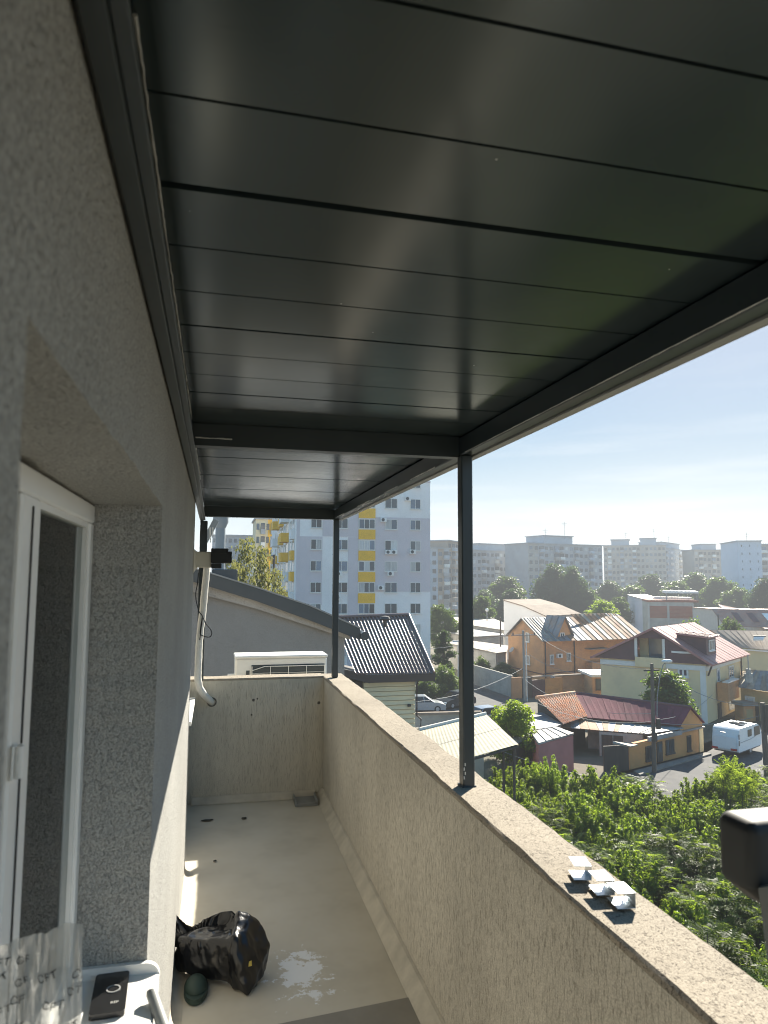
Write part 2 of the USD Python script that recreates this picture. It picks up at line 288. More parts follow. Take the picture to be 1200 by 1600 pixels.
mat(name='tin_grey', spec=0.3, col=(0.27, 0.28, 0.285), rough=0.55, var=0.25, scale=1.2, dirt=(0.20, 0.16, 0.13), dscale=0.8, rand=0.18)
mat('tin_blue', (0.17, 0.20, 0.225), rough=0.6, var=0.2, scale=1.2, dirt=(0.26, 0.18, 0.13), dscale=0.9, rand=0.15)
mat(name='tin_rust', spec=0.3, col=(0.36, 0.22, 0.13), rough=0.75, var=0.3, scale=1.0, dirt=(0.26, 0.11, 0.045), dscale=0.8, rand=0.2)
mat(name='tin_pale', spec=0.3, col=(0.34, 0.31, 0.26), rough=0.65, var=0.25, scale=1.0, dirt=(0.26, 0.18, 0.12), dscale=0.7, rand=0.15)
mat('tan_roof', (0.30, 0.24, 0.19), spec=0.2, rough=0.9, var=0.15, scale=0.8, dirt=(0.24, 0.19, 0.155))
mat('red_roof', (0.30, 0.15, 0.11), rough=0.7, var=0.15, scale=1.0, dirt=(0.30, 0.2, 0.16))
mat('brick_red', (0.30, 0.13, 0.09), rough=0.9, var=0.2, scale=6)
mat('plaster_grey', (0.40, 0.38, 0.34), rough=0.9, var=0.12, scale=0.7, dirt=(0.30, 0.28, 0.25))
mat('block_wall', (0.42, 0.41, 0.38), rough=0.9, var=0.12, scale=2)
mat('pink_wall', (0.36, 0.15, 0.14), rough=0.9, var=0.15, scale=0.8)
mat('wood_dark', (0.07, 0.055, 0.045), rough=0.8, var=0.3, scale=4, stretch=(1, 1, .2))
mat('wood_pole', (0.13, 0.105, 0.085), rough=0.85, var=0.3, scale=5, stretch=(3, 3, .3), bump=0.4, bscale=20)
mat('concrete_pole', (0.30, 0.28, 0.25), rough=0.9, var=0.15, scale=2)
mat('steel', (0.24, 0.245, 0.245), rough=0.6)
mat('lamp_white', (0.7, 0.7, 0.68), rough=0.3)
mat('caravan_white', (0.78, 0.79, 0.79), rough=0.28, var=0.03, scale=0.8)
mat('red_lens', (0.45, 0.03, 0.03), rough=0.2)
mat('tyre', (0.02, 0.02, 0.02), rough=0.8)
mat('rim', (0.4, 0.4, 0.41), rough=0.35, metal=0.6)
mat('car_glass', (0.02, 0.026, 0.03), rough=0.05)
mat('car_silver', (0.38, 0.40, 0.42), rough=0.25, metal=0.5, var=0.03)
mat('car_black', (0.025, 0.027, 0.03), rough=0.2, var=0.05)
mat('car_blue', (0.30, 0.35, 0.42), rough=0.25, metal=0.4, var=0.03)
mat('asphalt', (0.062, 0.062, 0.064), rough=0.9, var=0.2, scale=1.2, dirt=(0.085, 0.08, 0.075), bump=0.3, bscale=20)
mat('pavement', (0.20, 0.185, 0.165), rough=0.9, var=0.2, scale=1.5)
mat('earth', (0.125, 0.105, 0.075), rough=0.95, var=0.35, scale=0.25, dirt=(0.05, 0.06, 0.025), dscale=0.12)
mat('bark', (0.09, 0.07, 0.05), rough=0.9, var=0.3, scale=6)
leafmat('leaf_bright', (0.115, 0.185, 0.022), (0.55, 0.75, 0.05), tw=0.55)
leafmat('leaf_frond', (0.105, 0.165, 0.026), (0.54, 0.72, 0.06), tw=0.55)
leafmat('leaf_mid', (0.07, 0.118, 0.03), (0.26, 0.40, 0.06))
leafmat('leaf_dark', (0.045, 0.082, 0.028), (0.15, 0.26, 0.05), tw=0.4)
leafmat('leaf_pale', (0.15, 0.165, 0.05), (0.50, 0.50, 0.14), rand=0.1)

# ---------------------------------------------------------------- ground, street
GM = MB().box(-500, 700, -300, 900, -0.5, 0.0)
tag(obj('ground', GM, 'earth'), kind='structure')
def sheet(name, pts, z, m): return tag(obj(name, slab([(x, y, z) for x, y in pts], 0.1), m), kind='structure')
def gp(*xy): return [tuple(atz(x, y, 0)[:2]) for x, y in xy]

# ---------------------------------------------------------------- the balcony
FZ, PZ, WX, PX0, PX1, EY0, EY1 = 11.3, 12.227, -0.124, 0.876, 1.052, 5.75, 5.93
fl = MB().box(-0.26, PX0 + 0.02, -3.0, EY0 + .02, FZ - 0.14, FZ)
tag(obj('balcony_floor', fl, 'floor'), kind='structure')
tag(obj('floor_sheet', slab([(-0.10, -3, FZ + .004), (0.845, -3, FZ + .004), (0.832, 2.968, FZ + .004), (-0.10, 2.868, FZ + .004)], 0.0035), 'floor_dark'), kind='structure')

# house wall with its window openings
fac = thing('house_wall', 'grey rough-stuccoed house wall with white windows along the left of the balcony', 'wall')
def wavy(y0, y1, z0, z1, seed, n=36):
    """opening outline with slightly uneven edges, as hand-trowelled stucco"""
    r = np.random.default_rng(seed); p = []
    for a, b in (((y0, z0), (y1, z0)), ((y1, z0), (y1, z1)), ((y1, z1), (y0, z1)), ((y0, z1), (y0, z0))):
        for t in np.linspace(0, 1, n, endpoint=False):
            
            P = V(a[0] + (b[0]-a[0])*t, a[1] + (b[1]-a[1])*t); k_ = min(1, 12*min(t, 1 - t))
            p.append((P[0] + k_*.006*(meshkit.noise(V(P[1]*7, P[0]*7, seed)) - .5) + k_*.0012*r.normal(), P[1] + k_*.006*(meshkit.noise(V(P[0]*7, P[1]*7, seed + 5)) - .5) + k_*.0012*r.normal()))
    return p
outer = sg.Polygon([(-3.2, 9.5), (4.46, 9.5)] + [(4.46 + .004*math.sin(k*1.7), 9.5 + k*0.17) for k in range(1, 36)] + [(4.46, 15.6), (-3.2, 15.6)],
                   [wavy(0.495, 1.745, 12.10, 13.172, 3)])
def extr_x(poly, x0, x1):
    m = trimesh.creation.extrude_polygon(poly, x1 - x0, engine='earcut'); v = m.vertices.copy()
    m.vertices = np.c_[v[:, 2] + x0, v[:, 0], v[:, 1]]; m.fix_normals(); return m
wm = extr_x(outer, WX - 0.40, WX)
obj('stucco', wm, 'stucco', fac)
w2 = sg.Polygon([(4.48, 9.5), (6.6, 9.5), (6.6, 15.6), (4.48, 15.6)], [[(4.75, 12.12), (5.62, 12.12), (5.62, 13.17), (4.75, 13.17)]])
obj('recessed_stucco', extr_x(w2, WX - 0.40, WX - 0.075), 'stucco', fac)
obj('lower_house', box(-7, PX1, -3.3, EY1, 0.02, FZ - 0.145), 'stucco_smooth', fac)
obj('upper_house', box(-7, WX - .41, -3.3, 6.6, FZ, 15.6), 'stucco_smooth', fac)
# near window: frame plane at X = -0.285
def window_X(parent, x, y0, y1, z0, z1, mull, sash=0.042, blind=True):
    fr = MB(); d0, d1 = x - 0.06, x
    fr.add(rbox(d0, d1, y0, y1, z1 - sash, z1, .004)).add(rbox(d0, d1, y0, y1, z0, z0 + sash, .004))
    for a, b in [(y0, y0 + sash), (y1 - sash, y1)] + [(m - .055, m + .055) for m in mull]: fr.add(rbox(d0 + .001, d1 - .001, a, b, z0 + sash, z1 - sash, .004))
    w = obj('window', fr, 'pvc', parent)
    ed = [y0 + sash] + [v for m in mull for v in (m - .055, m + .055)] + [y1 - sash]
    for i in range(0, len(ed), 2):
        a, b = ed[i], ed[i+1]; g = MB(); bw = 0.012
        for q in ((a, a + bw, z0 + sash, z1 - sash), (b - bw, b, z0 + sash, z1 - sash), (a + bw, b - bw, z0 + sash, z0 + sash + bw), (a + bw, b - bw, z1 - sash - bw, z1 - sash)):
            g.box(x - .022, x - .008, *q)
        obj('glazing_bead', g, 'pvc', w)
        obj('pane', box(x - .019, x - .016, a + bw, b - bw, z0 + sash + bw, z1 - sash - bw), 'pane', w)
    return w
w1 = window_X(fac, -0.272, 0.50, 1.741, 12.135, 13.168, [1.175])
bl = MB()
for k in range(13): bl.box(-0.352 + .003*(k % 2), -0.346 + .003*(k % 2), 0.52 + k*.094, 0.52 + k*.094 + .0935, 12.13, 13.17)
obj('curtain', bl, 'blind', w1)
gr = MB()                                        # groove and hinge of the opening sash on the mullion
gr.box(-0.2725, -0.2705, 1.172, 1.176, 12.2, 13.11)
obj('sash_groove', gr, 'gasket', w1)
hz = up(V(-.262, 1.16), 1182)
hg = MB().add(cyl((-.263, 1.128, hz), .006, .044, 14))
for dz in (-.018, 0, .016): hg.add(rbox(-.2715, -.262, 1.128, 1.152, hz + dz - .005, hz + dz + .005, .002))
hg.add(rbox(-.2715, -.268, 1.118, 1.135, hz - .024, hz + .024, .001))
obj('hinge', hg, 'pvc', w1, smooth=35)
# far window in the recess
w2p = window_X(fac, -0.235, 4.752, 5.618, 12.122, 13.168, [])
obj('curtain', box(-0.34, -0.33, 4.76, 5.61, 12.13, 13.17), 'blind', w2p)
obj('window_sill', rbox(-0.24, -0.117, 4.70, 5.66, 12.085, 12.112, .004), 'sill_white', fac)
# near sill: white metal tray with a raised, rounded end cap
SZ = 12.118
sl = MB().add(rbox(-0.274, -0.098, 0.505, 1.742, SZ, SZ + .014, .003)).add(rbox(-0.102, -0.096, 0.505, 1.735, SZ - .035, SZ + .012, .002))
cap = []
for t in np.linspace(0, math.pi/2, 8): cap.append((-0.125 + .03*math.sin(t), SZ + .015 + 0.0 + .03*math.cos(t) - .008))
endp = sg.Polygon([(-0.272, SZ - .03), (-0.095, SZ - .03), (-0.095, SZ + .010)] + cap[::-1] + [(-0.272, SZ + .038)])
m = trimesh.creation.extrude_polygon(endp, .012, engine='earcut'); v = m.vertices.copy(); m.vertices = np.c_[v[:, 0], 1.7435 - v[:, 2], v[:, 1]]; m.fix_normals()
sill = obj('window_sill', sl, 'sill_white', fac); obj('end_cap', m, 'sill_white', sill)

# parapet: rendered side and end walls, each with its own top layer; uneven arris
par = thing('balcony_parapet', 'beige scratched-render parapet running round the balcony edge', 'parapet')
def uneven(x0, x1, y0, y1, z0, z1, nx, ny, amp, seed):
    """box whose top edges wander a few millimetres"""
    g = np.linspace; v, f = [], []
    prof = [(x0, z0), (x0, z1 - .008), (x0 + .006, z1), (x1 - .006, z1), (x1, z1 - .008), (x1, z0)]
    ys = g(y0, y1, ny)
    for y in ys:
        for i, (x, z) in enumerate(prof):
            a = amp if 0 < i < 5 else 0
            v.append((x + a*(meshkit.noise(V(y*4.5, i // 3, seed)) - .5) + .5*a*(meshkit.noise(V(y*19, i // 3, seed + 5)) - .5), y, z + .6*a*(meshkit.noise(V(y*6, i, seed + 9)) - .5)))
    k = len(prof)
    for i in range(ny - 1):
        for j in range(k):
            p, q = i*k + j, i*k + (j+1) % k; f += [[p, p+k, q+k], [p, q+k, q]]
    for i in range(1, k-1): f += [[0, i, i+1], [(ny-1)*k, (ny-1)*k+i+1, (ny-1)*k+i]]
    m = trimesh.Trimesh(v, f, process=False); m.fix_normals(); return m
obj('side_wall', box(PX0, PX1, -3.0, EY1, 10.4, PZ - .02), 'render_side', par)
obj('side_wall_top', uneven(PX0 - .001, PX1 + .001, -3.0, EY1 + .001, PZ - .0202, PZ, 2, 260, .009, 3), 'render_top', par)
obj('end_wall', box(-0.26, PX0 - .0005, EY0, EY1, 10.4, PZ - .012), 'render_end', par)
tm = uneven(EY0 - .001, EY1 + .001, -0.26, PX0 - .0005, PZ - .0122, PZ + .004, 2, 60, .007, 8)
vv = tm.vertices.copy(); tm.vertices = np.c_[vv[:, 1], vv[:, 0], vv[:, 2]]; tm.fix_normals()
obj('end_wall_top', tm, 'render_top', par)
obj('near_end_wall', box(-0.12, PX0 - .0005, -2.98, -2.8, FZ, PZ), 'render_end', par)
# coves at the foot of the walls
def cove_prof(w, h, n=7):
    return [(0, 0)] + [(w*(1 - math.sin(t)), h*(1 - math.cos(t))) for t in np.linspace(0, math.pi/2, n)]
cv = MB()
p = sg.Polygon([(0, 0), (-.062, 0), (-.055, .007), (-.012, .060), (0, .066)])
m = trimesh.creation.extrude_polygon(p, EY0 + 2.8, engine='earcut'); v = m.vertices.copy(); m.vertices = np.c_[v[:, 0] + PX0 - .001, v[:, 2] - 2.8, v[:, 1] + FZ + .002]; m.fix_normals(); cv.add(m)
obj('cove', cv, 'cove', par)
p = sg.Polygon([(0, 0), (0, .05), (-.008, .05), (-.05, .008), (-.05, 0)])
m = trimesh.creation.extrude_polygon(p, PX0 + .06, engine='earcut'); v = m.vertices.copy(); m.vertices = np.c_[v[:, 2] - .124, v[:, 0] + EY0 - .001, v[:, 1] + FZ + .002]; m.fix_normals()
obj('cove', m, 'cove', par)
r_ = .045; arc = [(r_*(1 - math.sin(t)), r_*(1 - math.cos(t))) for t in np.linspace(0, math.pi/2, 8)]
p = sg.Polygon([(0, 0)] + arc)
m = trimesh.creation.extrude_polygon(p, 4.46 + 2.8, engine='earcut'); v = m.vertices.copy(); m.vertices = np.c_[v[:, 0] + WX + .0005, v[:, 2] - 2.8, v[:, 1] + FZ + .0015]; m.fix_normals()
obj('floor_cove', m, 'cove', fac)
# blemishes on the end wall
for (x, y), s in (((396, 1094), .011), ((402, 1092), .006), ((393, 1117), .007), ((498, 1098), .012)):
    P = aty(x, y, EY0)
    m = trimesh.creation.icosphere(2, 1.0); m.vertices *= (1 + .5*(meshkit.noise(m.vertices*2.3 + x) - .5))[:, None]; m.vertices *= V(s, .003, s); m.apply_translation(P)
    obj('chipped_spot', m, 'hole_dark', par)

# canopy roof
can = thing('balcony_roof', 'dark anthracite metal panel roof on slim posts covering the balcony', 'canopy')
ZL, ZR, CZ = 13.452, 13.49, 13.565
SEAMS = [-2.5 + .1955*k for k in range(0, 15)]
ys = [0.625 + .1955*(k - 16) for k in range(0, 43)]
ys = [y for y in ys if -2.6 < y < 5.60] + [5.72]
for i in range(len(ys) - 1):
    a, b = ys[i] + .0031, ys[i+1] - .0031
    if abs(ys[i] - 1.016) < .01: a += .009                       # the one wide joint
    pm = MB().add(hexa(np.array([(-.094, a + .02*0, CZ + .001), (1.0, a + .012, CZ + .001), (1.0, b + .012, CZ + .001), (-.094, b, CZ + .001)]) + V(0, 0, .0006*((i*7) % 3)),
                       np.array([(-.094, a, CZ + .036), (1.0, a + .012, CZ + .036), (1.0, b + .012, CZ + .036), (-.094, b, CZ + .036)])))
    obj('roof_panel', pm, 'roof_panel', can)
obj('roof_top', box(-.12, 1.0, -2.6, 5.73, CZ + .040, CZ + .075), 'anthracite', can)
wb = MB().add(rbox(-.120, -.0935, -2.6, 5.70, ZL, CZ - .004, .003))
obj('wall_beam', wb, 'anthracite', can)
obj('wall_beam_gap', box(WX + .0005, -.1205, -2.6, 5.7, ZL + .012, CZ + .03), 'gasket', can)
obj('wall_flange', rbox(-.0930, -.078, -2.6, 5.62, 13.452, 13.458, .001), 'anthracite', can)
ob = rbox(.930, .978, -2.6, 5.70, ZR, CZ - .003, .003)
obj('outer_beam', ob, 'anthracite', can)
obj('drip_flashing', MB().add(rbox(.979, 1.004, -2.6, 5.72, ZR - .006, ZR + .002, .001)).add(rbox(1.0045, 1.010, -2.6, 5.72, ZR - .006, CZ + .09, .001)), 'flashing', can)
for y, nm in ((2.63, 'cross_beam'), (5.64, 'cross_beam')):
    obj(nm, rbox(-.0925, .9295, y, y + .055, ZR - .006, CZ + .0004, .0003), 'anthracite', can)
for y in (-1.2, ):
    obj('cross_beam', rbox(-.0925, .9295, y, y + .055, ZR - .006, CZ + .0004, .0003), 'anthracite', can)
for y in (2.60, 5.655, -1.2):
    pst = obj('post', rbox(.928, .974, y, y + .05, PZ + .001, ZR - .001, .004), 'anthracite', can)
    if 0 < y < 3:
        obj('base_plate', rbox(.923, .979, y - .003, y + .054, PZ - .0005, PZ + .004, .001), 'anthracite', pst)
        st = MB()
        for k in range(4): st.box(.9290 + .004*(k % 2), .9335 + .004*(k % 2), y - .0006, y - .0002, PZ + .03 + .016*k, PZ + .041 + .016*k)
        obj('torn_sticker', st, 'silicone', pst)
obj('post', rbox(-.118, -.062, 5.66, 5.71, PZ + .002, ZL - .001, .003), 'anthracite', can)
# silicone beads
def bead(pts, r, seed):
    pts = np.asarray(pts); n = len(pts); q = np.random.default_rng(seed)
    rr = r*(.5 + 1.0*meshkit.noise(np.c_[np.arange(n)*.35, np.zeros(n), np.full(n, seed)])); pts = pts + q.normal(0, r*.25, pts.shape)
    return tube(pts, rr, 5)
bd = bead([(-.092, y, CZ - .004) for y in np.linspace(.7, 2.55, 120)], .0016, 4)
obj('sealant_bead', bd, 'silicone', can)
obj('sealant_bead', bead([(-.092, y, CZ - .004) for y in np.linspace(2.75, 4.1, 70)], .0026, 6), 'silicone', can)
obj('sealant_bead', bead([(.929, y, ZR + .004) for y in np.linspace(.3, 2.56, 120)], .0012, 7), 'silicone', can)
for a, b in ((2.95, 3.35), (3.6, 3.9), (4.3, 4.7), (5.2, 5.5)): obj('sealant_bead', bead([(.929, y, ZR + .004) for y in np.linspace(a, b, 30)], .0022, int(a*10)), 'silicone', can)
obj('sealant_bead', bead([(x, 2.628, ZR + .022) for x in np.linspace(-.08, .05, 20)], .0022, 31), 'silicone', can)

# ---------------------------------------------------------------- things on the balcony
# shiny folded brackets on the parapet
def bracket(lx, ly, rot, label, zt=.034):
    t = thing('metal_bracket', label, 'bracket', (lx, ly, PZ + .005), rot)
    w, d, th = .046, .062, .0018
    obj('lower_flange', rbox(-w, 0, -d/2, d/2, 0, th, .0004), 'zinc', t)
    obj('web', rbox(-th, 0, -d/2 + .0005, d/2 - .0005, th + .0001, zt, .0004), 'zinc', t)
    up_ = hexa(np.array([(-w + .002, -d/2, zt + .0002), (.0, -d/2, zt + .0002), (.0, d/2, zt + .0002), (-w + .002, d/2, zt + .0002)]), np.array([(-w + .002, -d/2, zt + th), (.0, -d/2, zt + th), (.0, d/2, zt + th), (-w + .002, d/2, zt + th)]))
    obj('upper_flange', up_, 'zinc', t)
bracket(.973, 1.762, -14, 'shiny folded metal bracket on the parapet, farthest of three, nearest the post')
bracket(.981, 1.672, -8, 'shiny folded metal bracket on the parapet, middle one of three')
bracket(.990, 1.598, -6, 'shiny folded metal bracket on the parapet, nearest of three, side web fully showing')

# black bin bag
def crumple(c, r, seed, flat=FZ + .004, amp=.16, sub=5):
    m = trimesh.creation.icosphere(sub, 1.0); d = m.vertices.copy(); q = np.random.default_rng(seed)
    n = q.normal(size=(34, 3)); n /= np.linalg.norm(n, axis=1, keepdims=True); h = .80 + .22*q.random(34)
    s = np.sort(h[None, :]/np.maximum(d @ n.T, .05), axis=1)
    rad = np.minimum(s[:, 0], 1.35)
    rid = 1 - np.abs(2*meshkit.fbm(d*2.2 + seed, 3, seed) - 1)
    rid2 = 1 - np.abs(2*meshkit.fbm(d*V(5, 5, 3) + seed, 3, seed + 4) - 1)
    rad = rad*(1 + amp*(rid - .7) + .10*(rid2 - .7))
    v = d*rad[:, None]*V(*r) + V(*c); v[:, 2] = np.where(v[:, 2] < flat, flat + (flat - v[:, 2])*.004, v[:, 2])
    m.vertices = v; return m
bag = thing('bin_bag', 'crumpled glossy black bin bag slumped on the balcony floor by the wall', 'bag')
def hullbag(pts, seed, amp):
    h = trimesh.convex.convex_hull(np.vstack([trimesh.creation.icosphere(1, r).vertices + p for p, r in pts]))
    m_ = manifold3d.Manifold(manifold3d.Mesh(np.asarray(h.vertices, np.float32), np.asarray(h.faces, np.uint32))).refine_to_length(.006).to_mesh()
    m = trimesh.Trimesh(m_.vert_properties[:, :3], m_.tri_verts, process=True); trimesh.smoothing.filter_taubin(m, iterations=14)
    n = m.vertex_normals; v = m.vertices.copy(); a = np.array([pts[-1][0][0], pts[-1][0][1], pts[-1][0][2]])
    w = v + .03*(np.stack([meshkit.fbm(v*14 + k*9 + seed, 2, seed + k) for k in range(3)], -1) - .5)
    d = 1 - np.abs(2*meshkit.fbm(w*V(13, 13, 7), 2, seed) - 1); e = 1 - np.abs(2*meshkit.fbm(w*V(24, 24, 12) + 3, 2, seed + 7) - 1)
    v += n*(amp*(d**1.7 - .55) + amp*.34*(e**2 - .5))[:, None]; v[:, 2] = np.maximum(v[:, 2], FZ + .003); m.vertices = v; return m
z_ = lambda x, y, h, r: (atz(x, y, FZ + h), r)
body = MB().add(hullbag([z_(386, 1552, .010, .010), z_(408, 1512, .03, .02), z_(413, 1478, .12, .02), z_(396, 1440, .20, .02), z_(374, 1432, .23, .015), z_(366, 1470, .19, .015), z_(358, 1518, .05, .025), z_(366, 1532, .03, .02), z_(376, 1500, .12, .03)], 3, .016))
body.add(hullbag([z_(284, 1470, .15, .015), z_(362, 1472, .185, .015), z_(280, 1506, .03, .02), z_(300, 1514, .05, .02), z_(340, 1522, .045, .025), z_(372, 1528, .03, .02), z_(352, 1446, .17, .02), z_(312, 1452, .13, .02), z_(330, 1490, .12, .02)], 8, .014))
obj('body', body, 'bag', bag, smooth=35)
rimp = np.array([atz(x, y, FZ + h) for x, y, h in ((274, 1429, .22), (277, 1450, .19), (283, 1465, .165), (300, 1470, .165), (325, 1472, .17), (348, 1470, .18), (364, 1466, .195), (366, 1448, .215), (362, 1428, .235), (345, 1427, .23), (328, 1434, .21), (314, 1442, .19), (304, 1449, .175), (292, 1446, .18), (282, 1438, .20), (274, 1429, .22))])
from scipy.interpolate import CubicSpline
tt = np.linspace(0, len(rimp) - 1, 150); rc = CubicSpline(np.arange(len(rimp)), rimp)(tt); ctr_ = rimp.mean(0); v, f = [], []
for i, p_ in enumerate(rc):
    o = (p_ - ctr_)*V(1, 1, 0); o /= np.linalg.norm(o); zz_ = .012*math.sin(i*.55) + .010*math.sin(i*1.3 + 1)
    v += [ctr_*.55 + p_*.45 + V(0, 0, -.07 + zz_), p_ - o*.012 + V(0, 0, -.02 + zz_), p_ + o*(.004 + .5*zz_) + V(0, 0, .004), p_ + o*(.010 + zz_) - V(0, 0, .012), p_ + o*(.004 + .8*zz_) - V(0, 0, .05)]
for i in range(149):
    for j in range(4): a = i*5 + j; f += [[a, a+5, a+6], [a, a+6, a+1]]
obj('open_mouth', trimesh.Trimesh(v, f, process=False), 'bag', bag, smooth=40)
obj('yellow_scrap', hexa(np.array([(.178, 3.128, FZ + .115), (.192, 3.128, FZ + .117), (.190, 3.126, FZ + .138), (.180, 3.126, FZ + .135)]), np.array([(.178, 3.126, FZ + .115), (.192, 3.126, FZ + .117), (.190, 3.124, FZ + .138), (.180, 3.124, FZ + .135)])), 'yellow_bit', bag)
# slipper under the bag
sp = thing('slipper', 'dark green slipper sticking out from under the black bin bag', 'slipper', (-.03, 3.20, FZ + .004))
ell = sg.Point(0, 0).buffer(1, 16); 
sole = trimesh.creation.extrude_polygon(sg.Polygon([(x*.048, y*.10) for x, y in ell.exterior.coords]), .022, engine='earcut')
obj('sole', sole, 'slipper_green', sp)
st = trimesh.creation.icosphere(3, 1.0); st.vertices *= V(.046, .06, .045); st.vertices[:, 2] = np.maximum(st.vertices[:, 2], 0); st.apply_translation((0, -.01, .023))
obj('strap', st, 'slipper_green', sp, smooth=40)
# phone-like device on the sill
dv = thing('black_device', 'flat black device with a round lens lying on the white window sill', 'device', (-0.189, 1.655, SZ + .015), 3)
ro = sg.box(-.026, -.068, .026, .068).buffer(.008, 6)
b_ = trimesh.creation.extrude_polygon(ro, .011, engine='earcut'); obj('body', b_, 'black_plastic', dv)
rg = trimesh.creation.annulus(.0115, .0145, .0016, sections=28); rg.apply_translation((.006, .008, .0119)); obj('lens_ring', rg, 'steel', dv)
tx = meshkit.text_mesh('RIP', .007, .0004); tx.apply_translation((.004, -.045, .0111)); obj('lettering', tx, 'silicone', dv)
# grey rod leaning at the sill
rod = thing('grey_handle', 'short grey tube handle leaning against the front of the white sill', 'handle')
P0, P1 = aty(237, 1552, 1.62), aty(268, 1640, 1.50)
obj('tube', tube([P0, P0*.5 + P1*.5, P1, P1 + (P1 - P0)*3.0], .0115, 14), 'grey_alu', rod, smooth=40)
obj('end_plug', cyl(P0 + V(0, 0, .001), .0105, .006, 14), 'matte_black', rod)
# printed clear film at the window
film = thing('plastic_film', 'crumpled clear plastic film printed with black CFT lettering hanging at the window', 'plastic wrap')
nx, nz = 90, 90; fx0, fx1, fz0, fz1 = -.266, -.150, 12.136, 12.552
def S(u, w):
    u, w = np.asarray(u, float), np.asarray(w, float); o = np.zeros_like(u)
    y = 1.00 + 0.03*(meshkit.fbm(np.stack([u*5, w*2.5, o + 3], -1), 3, 5) - .5) + .004*np.sin(u*13 + 3*w) + .009*(1 - np.abs(2*meshkit.fbm(np.stack([u*11, w*5, o], -1), 2, 15) - 1)) + .04*(1 - w)
    top = (.007*meshkit.fbm(np.stack([u*5, o, o + 9], -1), 2, 2) + .022*(u - .5))*w**4
    return np.stack([fx0 + (fx1 - fx0)*u, y, fz0 + (fz1 - fz0)*w + top], -1)
U, W = np.meshgrid(np.linspace(0, 1, nx), np.linspace(0, 1, nz)); FV = S(U, W).reshape(-1, 3); FFc = []
for i in range(nz-1):
    for j in range(nx-1): a = i*nx + j; FFc += [[a, a+1, a+nx+1], [a, a+nx+1, a+nx]]
obj('sheet', trimesh.Trimesh(FV, FFc, process=False), 'film', film, smooth=True)
rl = np.random.default_rng(4)
for k in range(26):
    u, w = .10 + .27*(k % 4) + rl.uniform(-.05, .05), .50 + .075*(k // 4) + rl.uniform(-.02, .02)
    tx = meshkit.text_mesh(['CFT', 'CF', 'CFT', 'CT'][k % 4], .0095, .0003); v = tx.vertices.copy(); v[:, :2] -= v[:, :2].mean(0)
    a = rl.uniform(-.5, .35); c, s = math.cos(a), math.sin(a); uu = u + (v[:, 0]*c - v[:, 1]*s)/(fx1 - fx0); ww = w + (v[:, 0]*s + v[:, 1]*c)/(fz1 - fz0)
    P = S(np.clip(uu, 0, 1), np.clip(ww, 0, 1)); P[:, 1] -= .0022 + v[:, 2]; tx.vertices = P; obj('printed_letters', tx, 'ink', film)
# grey rail with black cap by the parapet, close to the camera
cr = thing('capped_rail', 'blurred grey rail with a thick black plastic cap beside the parapet', 'rail')
T = aty(1160, 1275, .92); Q_ = aty(1222, 1520, .84) - aty(1196, 1340, .91); B = T + V(.04, 0, 0) + Q_*((FZ + .01 - T[2])/Q_[2])
tdir = (T - B)/np.linalg.norm(T - B)
def obar(a, b, wx, wy, bev=.004):
    a, b = np.asarray(a, float), np.asarray(b, float); L = np.linalg.norm(b - a); m = rbox(-wx/2, wx/2, -wy/2, wy/2, 0, L, bev)
    z = (b - a)/L; x = np.cross([0, 1.0, 0], z); x /= np.linalg.norm(x); y = np.cross(z, x)
    m.vertices = m.vertices @ np.array([x, y, z]) + a; return m
Tc = T + V(.052, 0, -.005)
obj('rail', obar(B, Tc - tdir*.10, .075, .03), 'grey_alu', cr)
cap_ = trimesh.convex.convex_hull(np.vstack([trimesh.creation.icosphere(2, .018).vertices*V(1, 1, 1) + Tc + V(dx, dy, dz) for dx in (-.052, .055) for dy in (-.02, .02) for dz in (-.012, -.078)]
                                            + [trimesh.creation.icosphere(2, .014).vertices + Tc + V(dx, dy, -.105) for dx in (-.025, .055) for dy in (-.02, .02)]))
obj('cap', cap_, 'matte_black', cr, smooth=40)
# white lagged drain hose and its cables at the end wall
hs = thing('pipe_lagging', 'white wrapped air conditioner pipe running down the end wall into a hole', 'pipe')
pp = [aty(x, y, Y) for x, y, Y in ((324, 872, 5.66), (322, 900, 5.655), (319, 930, 5.65), (317, 955, 5.65), (313, 985, 5.64), (311, 1010, 5.64), (310, 1035, 5.63), (309, 1060, 5.63), (312, 1075, 5.64), (319, 1086, 5.66), (326, 1093, 5.70), (330, 1096, 5.76))]
pp = np.array(pp); tt = np.linspace(0, len(pp) - 1, 90); pq = np.stack([np.interp(tt, np.arange(len(pp)), pp[:, k]) for k in range(3)], 1)
obj('lagging', tube(pq, .026*(1 + .12*(meshkit.noise(np.c_[tt*6, tt*0, tt*0]) - .5)), 12), 'hose', hs, smooth=60)
hr = trimesh.creation.annulus(.027, .036, .004, sections=20); hr.apply_transform(trimesh.transformations.rotation_matrix(math.pi/2, [1, 0, 0])); hr.apply_translation(aty(331, 1097, EY0 - .003)); obj('hole_ring', hr, 'hole_dark', hs)
cb = [aty(x, y, 5.60) for x, y in ((310, 895), (307, 920), (306, 935), (311, 955), (316, 962), (322, 975), (330, 985), (328, 995), (316, 993), (313, 985), (316, 965), (312, 1000))]
cb = np.array(cb); tt = np.linspace(0, len(cb) - 1, 80)
from scipy.interpolate import CubicSpline
obj('black_cable', tube(CubicSpline(np.arange(len(cb)), cb)(tt), .004, 6), 'cable', hs)
